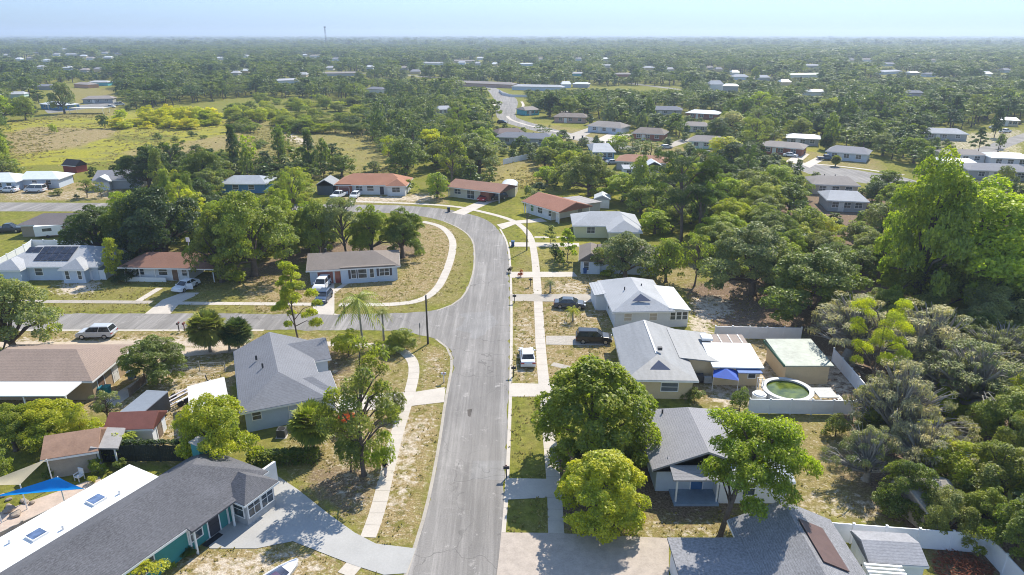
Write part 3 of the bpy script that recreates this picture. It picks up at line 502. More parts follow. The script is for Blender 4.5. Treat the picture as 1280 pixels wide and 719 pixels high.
# -- upper left street
A=P(25,281,2.5); t=house('house','low dark grey roofed house with tan end wall beside upper street','house',A[:2],3,S('khaki_stucco',(.34,.28,.2),.9,.1),SH_SLATE if 0 else shingle((.17,.15,.15)),[(0,13.5,0,8,2.6,('hx',1.2,3,0,.5))],'low dark roofed house by the white camper',wins=[(0,'f',9.5,1.2,1,1)])
A=P(0,228,2.5); t=house('house','pale blue house with white hip roof behind the wooden fence','house',(A[0]-14,A[1]),4,BSTUC,S('white_shingle',(.62,.66,.7),.8,.12,1,6),[(0,17,0,8,2.6,('hx',1.5,3,4,.5)),(17,26,3,10,2.6,('hx',1.3,0,3.5,.5))],'pale blue house by the wooden fence',wins=[(0,'f',13,1.2,1.1,1),(0,'f',15.4,1.2,1.1,1),(1,'f',3,1.2,1.1,1),(1,'f',6.5,1.2,1.1,1)])
A=P(118,225,2.5); house('house','grey roofed house with small white gable behind two street trees','house',A[:2],8,GREYW,SH_GREY,[(0,11,0,8,2.6,('hx',1.7,0,3.5,.5)),(0.5,4,-1.5,1,2.5,('hy',1.2,0,0,.4),WSTUC,WMETAL)],'grey roofed house with the white gable')
A=P(274,229,2.6); house('house','small blue house with pale grey roof between two dark oaks','house',A[:2],0,LBLUE,shingle((.36,.39,.43)),[(0,11.5,0,7.5,2.6,('hx',1.3,3,3,.5))],'small blue house between oaks',wins=[(0,'f',4,1.4,1.1,1),(0,'f',8,1.4,1.1,1)])
A,yw,wd=hp((420,230.5),(507,231)); t=house('house','long white house with orange brown hip roof and brick garage end','house',(A[0],A[1]),-1,WSTUC,SH_ORANGE,[(0,wd,0,8.5,2.7,('hx',1.9,4,4.5,.5)),(wd-4.5,wd,-1.2,2,2.65,('hy',1.3,2.2,0,.45)),(0,4,-.5,2,2.6,('fl',-.1),BRICK,SH_ORANGE)],'long house with the orange brown roof',wins=[(0,'f',5.8,1.6,1.2,1,{'bars':2}),(0,'f',8.6,1.6,1.2,1),(1,'f',2.2,1.9,1.2,.9,{'bars':2})],doors=[(2,'f',2,2.6,2.0,MAROON,'garage_door'),(0,'f',11.5,1,2.05,S('dark_door',(.05,.05,.06)),'door')])
A=P(396,232,2.4); house('shed','dark grey metal carport shed left of long orange brown house','shed',A[:2],0,S('dark_siding',(.1,.12,.15),.7,.2),shingle((.32,.33,.34)),[(0,4,0,6,2.7,('hy',1.2,0,0,.2))],None)
A,yw,wd=hp((560,233.5),(624,241)); t=house('house','brown roofed house with cream walls, brick entry and open carport','house',A,yw,S('cream_siding',(.64,.6,.5),.85,.06),SH_BROWN if 0 else shingle((.31,.18,.135)),[(0,wd*.7,.6,8,2.65,('fl',-.4)),(wd*.62,wd*.78,.5,8,2.65,('fl',-.4),BRICK),(0,wd,0,8.2,2.75,('hx',1.15,0,0,.4),'open')],'brown roofed house with the carport and red car',wins=[(0,'f',2.4,1.8,1.2,.95,{'bars':2}),(0,'f',6.2,2.0,1.9,.2,{'bars':2})])
A=P(633,246); 
def quonset():
    t=thing('shed','cream arched metal shed with white barrel roof by roadside','shed',(A[0]+.2,A[1]),-6); mb=MB(); rf=MB(); n=10; pr=[(-2,0),(-2,1.9)]+[(-2*math.cos(PI*k/n),1.9+1.1*math.sin(PI*k/n)) for k in range(1,n)]+[(2,1.9),(2,0)]
    mb.add([(x,0,z) for x,z in pr]+[(x,7,z) for x,z in pr],[tuple(range(len(pr))),tuple(range(2*len(pr)-1,len(pr)-1,-1)),(0,1,len(pr)+1,len(pr)),(len(pr)-2,len(pr)-1,2*len(pr)-1,2*len(pr)-2)]); link('wall',mb,S('cream_metal',(.55,.5,.38),.6,.1),t)
    a=[(x*1.03,z+.04) for x,z in pr[1:-1]]; k=len(a); rf.add([(x,-.15,z) for x,z in a]+[(x,7.15,z) for x,z in a],[(i,i+1,k+i+1,k+i) for i in range(k-1)]); link('roof',rf,WMETAL,t); link('door',MB().box(-1.6,-.6,-.06,-.01,.05,2),S('dark_door',(.05,.05,.06)),t)
quonset()
# -- right side, from the bend down
A=P(655,252,2.6); B=P(695,264,2.6); yw=math.degrees(math.atan2(B[1]-A[1],B[0]-A[0])); wd=math.hypot(B[0]-A[0],B[1]-A[1])
t=house('house','white house with rust brown roof and shaded corner porch','house',A,yw,WSTUC,shingle((.34,.17,.12)),[(0,wd+1,0,9,2.75,('hx',1.4,0,0,.4),'open'),(.2,wd-2.2,.5,8.6,2.7,('fl',-.3)),(3,wd-1,8.4,14,2.5,('sh',.3,.3,'f'),GREYW,shingle((.36,.34,.33)))],'white house with the rust brown roof',wins=[(1,'f',2.2,1,1.5,.8,{'pane':glass('green_glass',(.03,.12,.06))}),(1,'f',5.0,1.5,1.3,.9,{'bars':2}),(1,'f',8.4,.9,1.2,.9)],doors=[(1,'f',11,1,2.05,WDOOR,'door')])
A=P(843-100,260); house('shed','small white shed with pale roof behind rust brown house','shed',(A[0],A[1]),-8,WSTUC,WMETAL,[(0,3.4,0,4,2.3,('hy',.8,0,0,.2))],None,prot=False)
A,yw,wd=hp((719,283),(752,283)); t=house('house','pale yellow house with light grey roof and gabled front wing','house',A,-2,S('pale_yellow_siding',(.62,.61,.4),.85,.06),SH_LGREY,[(0,12.5,1,9.5,2.7,('hx',1.7,4,4,.5)),(6.5,12.2,-3.4,3,2.7,('hy',1.5,2.8,0,.45))],'pale yellow house with the grey gable',wins=[(0,'f',3.2,1.5,1.2,1.0,{'bars':2,'pane':GLASS})])
A=P(728,324,2.6); t=house('house','white house with brown grey roof half hidden by a spreading tree','house',(A[0]-.2,A[1]),-6,BSTUC,SH_TAUPE,[(0,3.2,0,8,2.65,('hy',1.2,0,2.5,.4)),(3.2,13,.5,8.5,2.6,('hx',1.4,0,3.5,.45))],'half hidden white house',wins=[(0,'f',.9,.8,1.4,.7)],doors=[(0,'l',6.5,1,2.05,WDOOR,'door')],prot=False)
A,_,wd=hp((766,389),(861,387),2.7); t=house('house','white house with light grey hip roof and screened back porch','house',(A[0]+.4,A[1]+.4),2.5,WSTUC,SH_LGREY,[(0,7.6,0,11.6,2.75,('hy',1.6,3.6,3.4,.5)),(7.6,10.2,.1,8.8,2.55,('sh',.35,.25,'l'),None,S('pale_flat_roof',(.6,.62,.64),.7,.08)),(-1.6,.3,6.5,11.2,2.5,('sh',.4,.3,'r'))],'white house with the light grey hip roof',wins=[(0,'f',1.8,1,1,1.1,{'pane':S('blind',(.5,.44,.36))}),(0,'f',5.3,1,1,1.1,{'pane':S('blind',(.5,.44,.36))}),(1,'f',.45,.65,1.1,1.1),(1,'f',1.3,.65,1.1,1.1),(1,'f',2.12,.65,1.1,1.1),(0,'l',7,1.2,1.2,1)])
link('gable_vent',MB().add([(2.5,.9,3.56),(5.1,.9,3.56),(3.8,1.9,4.3),(2.5,1.05,3.56),(5.1,1.05,3.56)],[(0,1,2),(0,3,2),(1,2,4)]),S('vent_dark',(.06,.08,.14)),t)
for x,y in ((2.2,5),(4.9,6.2)): link('roof_vent',MB().cyl((x,y,3.9),.09,(0,0,1),.6,8),DARKMETAL,t)
A,_,wd=hp((822,474),(864,475)); 
t=house('house','cream house under wide grey metal roof with white lanai wing','house',(12.9,67.0),-2,YELL,METALR,[(0,7.0,0,13,2.65,('hy',1.15,3.8,0,.5)),(6.6,11,4.6,12.4,2.5,('sh',.5,.3,'l')),(10.2,15.4,3.4,8.6,2.45,('sh',.4,.3,'b'),None,S('insulated_roof',(.7,.71,.72),.6,.08)),(10.6,15.6,8.7,12,2.4,('fl',.05),'open',S('brown_panel',(.2,.15,.13),.5,.2))],'cream house with the grey metal roof',wins=[(0,'f',4.5,1.8,1.0,1.0,{'pane':S('screen',(.12,.14,.16))}),(2,'f',4.3,.8,1.1,1.0)],prot=True)
link('gable_vent',MB().add([(2.4,1.0,3.05),(4.7,1.0,3.05),(3.5,2.1,3.72),(2.4,1.15,3.05),(4.7,1.15,3.05)],[(0,1,2),(0,3,2),(1,2,4)]),S('vent_dark',(.06,.08,.14)),t)
link('awning',MB().box(12.6,15.3,2.3,3.3,2.1,2.2),S('blue_awning',(.12,.2,.42)),t); link('ridge_cap',MB().box(3.38,3.62,3.6,13.3,3.68,3.84),S('pale_cap',(.6,.6,.6)),t)
for i in range(4): link('roof_seam',MB().box(11.2+i*1.25,11.32+i*1.25,8.7,12,2.57,2.62),TRIM,t)
link('skylight',MB().box(10.0,11.3,9.2,10.6,2.9,3.25),TRIM,t)
link('roof_vent',MB().box(3.7,4.2,4.0,4.4,4.0,4.35),DARKMETAL,t)
A=P(812,564,2.7); t=house('house','white house with mottled grey shingles and blue front porch','house',(12.7,49.9),0,BSTUC,shingle((.3,.295,.31)),[(0,8.4,.6,9.6,2.7,('hy',1.7,0,2.5,.5)),(1.3,5.0,-1.2,.8,2.7,('sh',.55,.35,'b'),'open'),(5.1,10.9,-1.1,4.2,2.6,('hx',1.1,0,0,.4),WSTUC,S('pale_metal_roof',(.55,.57,.6),.5,.15))],'white house with the blue porch',wins=[(2,'f',2.5,1.0,1.3,.9),(0,'l',2,1.2,1.2,.9)],doors=[(0,'f',3.6,1,2.05,S('blue_door',(.05,.15,.35)),'door'),(0,'l',5.5,1,2.05,WDOOR,'door')],prot=False)
link('porch_floor',MB().box(1.2,5.05,-1.5,.58,0,.22),S('blue_deck',(.25,.33,.45)),t)
for y in (4.9,8.2): post(t,-.4,y,2.45)
link('roof_pipe',MB().cyl((1.9,8.0,3.6),.09,(0,0,1),.7,8),DARKMETAL,t)
t=house('house','grey shingled house with brown solar heating panel in lower right','house',(11.9,34),0,WSTUC,shingle((.25,.25,.265),.55),[(0,5.3,0,7.0,2.6,('fl',.3)),(5.3,12.4,0,9.0,2.75,('hy',1.75,0,0,.45))],'grey house with the brown solar panel',prot=False)
sl=.467; zf=lambda x:4.5+.07-(x-8.85)*sl
m=MB(); x0,x1=9.3,11.2; m.add([(x0,3,zf(x0)),(x1,3,zf(x1)),(x1,7.4,zf(x1)),(x0,7.4,zf(x0)),(x0,3,zf(x0)+.08),(x1,3,zf(x1)+.08),(x1,7.4,zf(x1)+.08),(x0,7.4,zf(x0)+.08)],[(0,3,2,1),(4,5,6,7),(0,1,5,4),(1,2,6,5),(2,3,7,6),(3,0,4,7)]); link('solar_panel',m,S('brown_collector',(.13,.08,.07),.45,.2),t)
pg=thing('pergola','white slatted pergola between grey house and vinyl shed','pergola',(24.9,36.0),-6)
for i in range(9): link('slat',MB().box(0,2.6,i*.36,i*.36+.16,2.35,2.47),TRIM,pg)
for x in (.1,2.3): link('beam',MB().box(x,x+.14,-.1,3.2,2.22,2.35),TRIM,pg)
for x in (.1,2.3):
    for y in (0,3): link('post',MB().box(x,x+.12,y,y+.12,0,2.22),TRIM,pg)
A=P(1087,702,2.3); house('shed','white vinyl shed with mottled grey shingle roof inside white fence','shed',(A[0]+.15,A[1]+.15),-5,VINYL,shingle((.33,.33,.35)),[(0,3.8,0,3.1,2.25,('hx',.55,0,0,.18))],'white vinyl shed',doors=[(0,'l',1.6,1.4,1.9,TRIM,'door')],prot=False)
A=P(1000,467); t=house('shed','cream shed with green and white metal roof beside the pool','shed',(31.5,70.3),0,YELL,S('pale_green_roof',(.27,.31,.27),.5,.3,.5,2),[(0,5.0,0,6.0,2.5,('sh',.35,.3,'b'))],'cream pool shed with the green roof',prot=True)
link('roof_edge',MB().box(-.42,-.3,-.3,6.5,2.3,2.62),S('green_trim',(.05,.13,.09)),t)
A=P(1152,665); house('shed','weathered old shed half buried in trees behind white fence','shed',A[:2],14,S('old_boards',(.35,.31,.25),.9,.3),S('old_roof',(.33,.3,.27),.9,.35),[(0,3.6,0,4,2.3,('hx',.7,0,0,.25))],None,prot=True)
A=P(70,612); t=house('shed','garden shed with rusty brown gable roof and open porch','shed',(-42.0,52.3),18,S('beige_boards',(.4,.34,.28),.9,.15),S('rust_shingle',(.36,.22,.15),.9,.25,1,7),[(0,3.9,0,3.6,2.4,('hx',1.1,0,0,.35)),(3.9,5.5,.2,3.3,2.1,('sh',.5,.3,'l'),'open',S('grey_roll',(.27,.26,.26),.9,.2))],'garden shed with the rusty roof',prot=True)
A=P(137,560); house('shed','small white shed with red metal roof below the trailer','shed',(A[0],A[1]+.2),4,WSTUC,REDMET,[(0,4.2,0,3,2.1,('hx',.9,0,0,.25))],'small red roofed shed',doors=[(0,'r',1.5,1.1,1.8,WOOD,'door')],prot=True)
# -- houses past the bend : eave left, eave right, depth, rise, wall, roof, label, short name
BR=shingle((.2,.16,.15))
MID=[((620,171),(662,180),8,1.3,GREYW,SH_SLATE,'dark walled house with grey porch behind the white backyard fence','dark house behind the white fence','hx'),
((623,167),(655,166),9,1.3,S('dark_siding2',(.1,.09,.1)),BR,'dark brown roofed house below the upper street','dark brown house on the upper street','hx'),
((657,138),(674,137),9,1.2,TURQ,SH_WARM,'small turquoise house left of the huge round oak','small turquoise house','hx'),
((693,146),(733,147),8,1.4,PINK,SH_TAUPE,'low pink brick house under the huge round oak','pink brick house','hx'),
((735,157),(776,160),9,1.6,BSTUC,SH_WARM,'white house with long driveway on the upper street','white house on the upper street','hx'),
((791,166),(829,168),9,1.6,BRICK,SH_TAUPE,'brick house with white screened entry','brick house with the white entry','hx'),
((742,190),(768,190),16,1.5,LBLUE,SH_LGREY,'bright blue house with cars along its side','bright blue house','hx'),
((771,201),(832,204),9,1.3,GREYW,shingle((.36,.2,.14)),'long grey house with reddish roof and white lanai','long reddish roofed house','hx'),
((812,137),(852,138),9,1.4,GREYW,SH_SLATE,'slate roofed house in front of the dark treeline','slate roofed house','hx'),
((858,141),(897,143),9,1.2,BRICK,WMETAL,'brick house with white metal roof','brick house with the white metal roof','hx'),
((855,157),(884,158),8,1.2,GREYW,SH_WARM,'grey house just below the brick white roofed house','grey house below the brick one','hx'),
((862,176),(905,178),8,1.5,MINT,SH_WARM,'mint green house with warm grey roof','mint green house','hx'),
((950,182),(1003,186),9,1.2,BRICK,SH_WARM,'brick carport house with beige roof near side street','beige roofed carport house','hx'),
((984,172),(1024,174),9,.9,GREYW,WMETAL,'grey house with long white flat roof','grey house with the white flat roof','hx'),
((1034,189),(1084,193),9,1.4,BSTUC,SH_GREY,'white house with grey roof and dry lawn on side street','white house on the side street','hx'),
((1018,230),(1073,232),9,1.3,S('beige_stucco',(.48,.42,.34)),SH_WARM,'beige house with flat looking roof facing the side street','beige house below the side street','hx'),
((1036,250),(1084,252),9,1.3,GREYW,SH_LGREY,'pale roofed house behind the tall yellow green tree','pale house behind the yellow tree','hx'),
((1154,166),(1212,170),9,1.4,GREYW,SH_LGREY,'pale grey house under the golden tree','pale grey house under the golden tree','hx'),
((1184,193),(1232,194),8,1.0,WSTUC,SH_WARM,'white house with hedge and tan roof','white house with the hedge','hx'),
((1178,203),(1222,205),8,.8,GREYW,WMETAL,'low house with white flat roof right of tall tree','low white flat roofed house','hx'),
((1212,212),(1276,226),9,1.2,GREYW,SH_GREY,'long slate grey house near the right edge','long slate grey house','hx'),
((1240,197),(1290,203),9,1.0,WSTUC,WMETAL,'house with bright white roof near the right edge','bright white roofed house','hx'),
((1250,262),(1300,275),9,1.3,PINK,SH_TAUPE,'pinkish house cut by the right edge','pinkish house at the right edge','hx'),
((1252,150),(1274,151),8,.9,YELL,WMETAL,'pale house behind the dark red car','pale house behind the red car','hx'),
((563,103),(640,106),9,1.3,PINK,SH_WARM,'very long pale pink row house on the hill bend','very long pale pink house','hx'),
((640,108),(678,112),9,1.2,BSTUC,SH_LGREY,'pale blue house inside the road bend','pale blue house inside the bend','hx'),
((50,130),(78,132),9,1.2,LBLUE,WMETAL,'blue house with shiny white roof at the meadow edge','blue house with the white roof','hx'),
((86,136),(128,136),6,.4,'open',S('carport_roof',(.5,.48,.44)),'open pole barn with pale flat roof beside the meadow','pole barn','fl'),
((103,124),(140,122),8,1.4,GREYW,SH_WARM,'grey beige house behind the pole barn','grey beige house behind the barn','hx'),
((110,103),(134,103),9,1.0,TURQ,SH_LGREY,'flat turquoise house at top of driveway','flat turquoise house','hx'),
((92,105),(110,106),8,1.2,S('orange_stucco',(.6,.33,.2)),SH_WARM,'orange stucco house left of the turquoise one','orange stucco house','hx'),
((42,108),(64,108),8,1.2,GREYW,SH_SLATE,'slate roofed house with white porch among dark trees','slate house with white porch','hx'),
((10,118),(30,117),8,1.3,MINT,SH_LGREY,'pale mint house near the left edge','pale mint house','hx'),
((346,101),(374,100),8,1.2,BSTUC,SH_LGREY,'pale blue roofed house at forest edge','pale blue roofed forest house','hx'),
((402,92),(440,90),9,1.2,GREYW,SH_WARM,'house with long pinkish roof in the far clearing','long pinkish roofed far house','hx'),
((458,111),(476,112),8,1.2,WSTUC,SH_SLATE,'white walled house with dark roof beyond the meadow','white house beyond the meadow','hx'),
((548,137),(562,136),7,1.4,GREYW,SH_LGREY,'pale grey roof poking out of the oak wood','pale roof in the oak wood','hx'),
((525,79),(545,80),9,1.4,WSTUC,SH_LGREY,'white gabled house in the far middle','white gabled far house','hx'),
((560,76),(580,77),9,1.2,YELL,SH_WARM,'cream house beside a pale far tree','cream far house','hx'),
((650,80),(668,80),10,1.0,BSTUC,WMETAL,'bright white roofed house left of two small roofs','bright white far house','hx'),
((752,82),(766,82),10,1.0,GREYW,SH_LGREY,'tall grey house in the middle distance gap','tall grey far house','hx'),
((770,93),(790,93),9,1.2,BRICK,SH_WARM,'reddish house in the sunny far gap','reddish far house','hx'),
((716,92),(730,92),9,1.1,TURQ,SH_LGREY,'aqua house in a dark far grove','aqua far house','hx'),
((716,105),(730,106),9,1.1,GREYW,WMETAL,'low white roofed house under the aqua one','low white far house','hx'),
((887,109),(904,109),8,2.4,WSTUC,SH_LGREY,'two storey white house in dark trees','two storey white house','hx'),
((904,111),(920,112),8,1.2,GREYW,WMETAL,'small white roofed house right of the two storey one','small white roofed house','hx'),
((985,94),(1010,92),10,1.3,WSTUC,S('sage_roof',(.45,.48,.4)),'pale sage roofed building in the far right trees','pale sage roofed building','hx'),
((1003,82),(1018,83),10,1.4,GREYW,SH_LGREY,'pale gabled house above the sage roofed building','pale gabled far house','hx'),
((1016,115),(1034,114),8,1.1,WSTUC,WMETAL,'white roofed house above the golden green tree','white roofed house above the trees','hx'),
((1105,90),(1128,89),10,1.3,BSTUC,SH_LGREY,'white house with two gables on the far right','far right white gabled house','hx'),
((1138,91),(1150,91),9,1.1,GREYW,WMETAL,'small pale house right of the gabled far house','small pale far right house','hx'),
((1158,93),(1170,93),9,1.3,BSTUC,SH_SLATE,'small bluish house alone on the far right','small bluish far right house','hx'),
((1134,116),(1155,117),8,1.2,S('lavender_stucco',(.4,.38,.52)),SH_SLATE,'lavender house peeping over dark bushes','lavender house','hx'),
]
for Lp,Rp,dep,rise,wm,rm,lab,lm,kind in MID:
    A,yw,wd=hp(Lp,Rp); d=A[1]
    if yw<-35 or yw>35: yw=math.copysign(15,yw)
    spec=('fl',.3) if kind=='fl' else ('hx',rise,min(dep*.45,wd*.2),min(dep*.45,wd*.2),.5)
    wn=[] if kind=='fl' or d>420 else [(0,'f',wd*q,1.5,1.2,.95,{'bars':2}) for q in (.2,.5,.8)]
    h=4.6 if 'two storey' in lab else 2.7
    t=house('house' if kind!='fl' else 'pole_barn',lab,'house' if kind!='fl' else 'barn',A,yw,wm,rm,[(0,wd,0,dep,h,spec)],lm,wins=wn,doors=[(0,'f',wd*.35,1,2.05,WDOOR,'door')] if wn else (),trim=d<300)
    if d<330 and kind!='fl':
        for q in (.35,.6): link('roof_vent',MB().cyl((wd*q,dep*.7,h+rise*.75),.12,(0,0,1),.7,6),DARKMETAL,t)
A=P(780,211,2.5); house('lanai','white screened lanai attached in front of reddish roofed house','lanai',A,0,WSTUC,SH_LGREY,[(0,6.5,0,4,2.5,('sh',.4,.2,'b'))],None,wins=[(0,'f',1.4,1.2,1.4,.7),(0,'f',3.2,1.2,1.4,.7),(0,'f',5,1.2,1.4,.7)])
A=P(808,218); house('shed','cream gabled shed right of the reddish roofed house','shed',A,0,S('cream_siding',(.64,.6,.5)),WMETAL,[(0,4.2,0,5,2.6,('hy',1.1,0,0,.25))],None)
# rows of tiny far roofs
FAR=[(7,71,7),(22,76,5),(37,75,8),(45,68,6),(57,78,10),(70,70,8),(88,70,16),(104,72,8),(112,75,8),(130,68,7),(134,74,10),(148,69,8),(50,87,8),(83,88,8),(104,91,7),(120,90,5),(275,75,9),(306,72,4),(292,95,6),(304,92,5),(394,72,14),(420,76,12),(380,71,4),(378,97,9),(412,88,8),(462,87,8),(505,88,10),(519,93,12),(600,75,8),(577,81,9),(597,82,6),(618,83,6),(675,76,5),(723,76,8),(757,76,6),(812,88,14),(838,90,8),(705,110,6),(887,88,6),(897,90,4),(918,94,6),(926,100,18),(955,101,14),(980,107,6),(1085,77,14),(1112,83,14),(855,56,5),(862,57,5),(880,57,7),(894,56,5),(846,55,4),(1064,77,4),(1235,96,8),(607,62,3),(184,48,6),(80,63,6),(1167,78,5),(1258,91,7)]
rl=[SH_LGREY,WMETAL,SH_WARM,SH_GREY,WMETAL,SH_LGREY]; wl=[WSTUC,BSTUC,GREYW,YELL]
for i,(x,y,wp) in enumerate(FAR):
    z=proj(0,P(x,y)[1],0)[2]; wd=min(max(wp*z/F,7),26); p=P(x-wp/2,y); k=i%len(rl)
    col=['light grey','white','tan','mid grey','white','light grey'][k]
    house('house','FAR %s'%col,'house',p,0,wl[i%4],rl[k],[(0,wd,0,9,2.8,('hx',1.8,wd*.2,wd*.2,.5))],None,trim=False)
# ------------------------------------------------------------------ fences
def fence(name,label,pts,h,mat,step=2.4,postmat=None,th=.05,postr=.07,rail=True,boards=False,cat='fence',wire=False):
    w_=[Vector((*p,0)) for p in pts]; t=thing(name,label,cat,w_[0]); o=w_[0]
    for a,b in zip(w_,w_[1:]):
        ln=(b-a).length; n=max(1,round(ln/step)); d=(b-a)/n; yaw=math.atan2(d.y,d.x)
        for i in range(n+1):
            p=a+d*i-o
            if i<n or b is w_[-1]: link('post',MB().box(-postr,postr,-postr,postr,0,h+.08,Matrix.Translation(p)@Matrix.Rotation(yaw,4,'Z')).box(-postr-.02,postr+.02,-postr-.02,postr+.02,h+.08,h+.13,Matrix.Translation(p)@Matrix.Rotation(yaw,4,'Z')),postmat or mat,t)
            if i<n:
                M=Matrix.Translation(p)@Matrix.Rotation(yaw,4,'Z'); m=MB(); l=d.length
                if wire:
                    for z in (.1,.4,.7,1.0,h): m.box(0,l,-.012,.012,z-.012,z+.012,M)
                    for j in range(int(l/.3)): m.box(j*.3,j*.3+.012,-.008,.008,.1,h,M)
                elif boards:
                    k=max(2,int(l/.19))
                    for j in range(k): m.box(j*l/k+.01,(j+1)*l/k-.01,-.015,.015,.05,h+random.uniform(-.05,.04),M)
                else:
                    m.box(postr,l-postr,-th/2,th/2,.06,h-.06,M)
                    if rail: m.box(postr,l-postr,-th/2-.02,th/2+.02,h-.14,h-.0,M); m.box(postr,l-postr,-th/2-.02,th/2+.02,.08,.2,M)
                link('panel',m,mat,t)
    return t
fence('vinyl_fence','white vinyl fence closing the pool yard on its far side',W([(893,423),(1000,425)]),1.75,VINYL)
fence('vinyl_fence','white vinyl fence slanting down behind the green pool',W([(1040,452),(1062,478),(1080,500)]),1.75,VINYL)
fence('vinyl_fence','white vinyl fence directly in front of the round green pool',W([(935,517),(1066,519)]),1.75,VINYL)
fence('vinyl_fence','long white vinyl fence around the corner shed and brush pile',[P(1022,676),P(1228,692),(36.6,36)],1.85,VINYL)
fence('vinyl_fence','white vinyl fence behind the house with solar panels',W([(0,336),(32,318),(42,311),(128,312)]),1.75,VINYL)
fence('vinyl_fence','short white vinyl fence right of the solar panel house',W([(96,351),(133,350),(142,344)]),1.75,VINYL)
fence('vinyl_fence','white backyard fence below the dark walled house',W([(629,206),(652,201),(676,195)]),1.7,VINYL)
fence('block_wall','white block wall along the outside of the upper road bend',W([(624,115),(628,119),(640,121.5),(664,122)]),1.6,WSTUC,step=6)
fence('wooden_fence','weathered wooden fence between two houses on upper street',W([(32,240),(56,238),(72,230),(92,225)]),1.7,WOOD,boards=True)
fence('wire_fence','low wire fence between tan house and grey roofed house',W([(228,466),(250,464),(282,465)]),1.2,surf('wire_mesh',(.3,.3,.29),.6,.2),th=.02,postr=.04,wire=True)
fence('wooden_fence','dark vine grown fence behind the teal house garden',W([(112,578),(170,577),(232,577),(250,576)]),1.8,surf('dark_boards',(.035,.04,.03),.9,.4),boards=True)
fence('wooden_fence','brown picket fence edging the tan house patio',W([(163,496),(182,478)]),1.0,WOOD,boards=True)
fence('stair_wall','low concrete wall along the teal house pool edge',[(-43.0,42.2),(-37.4,49.4)],.5,OLDCONC,step=4)
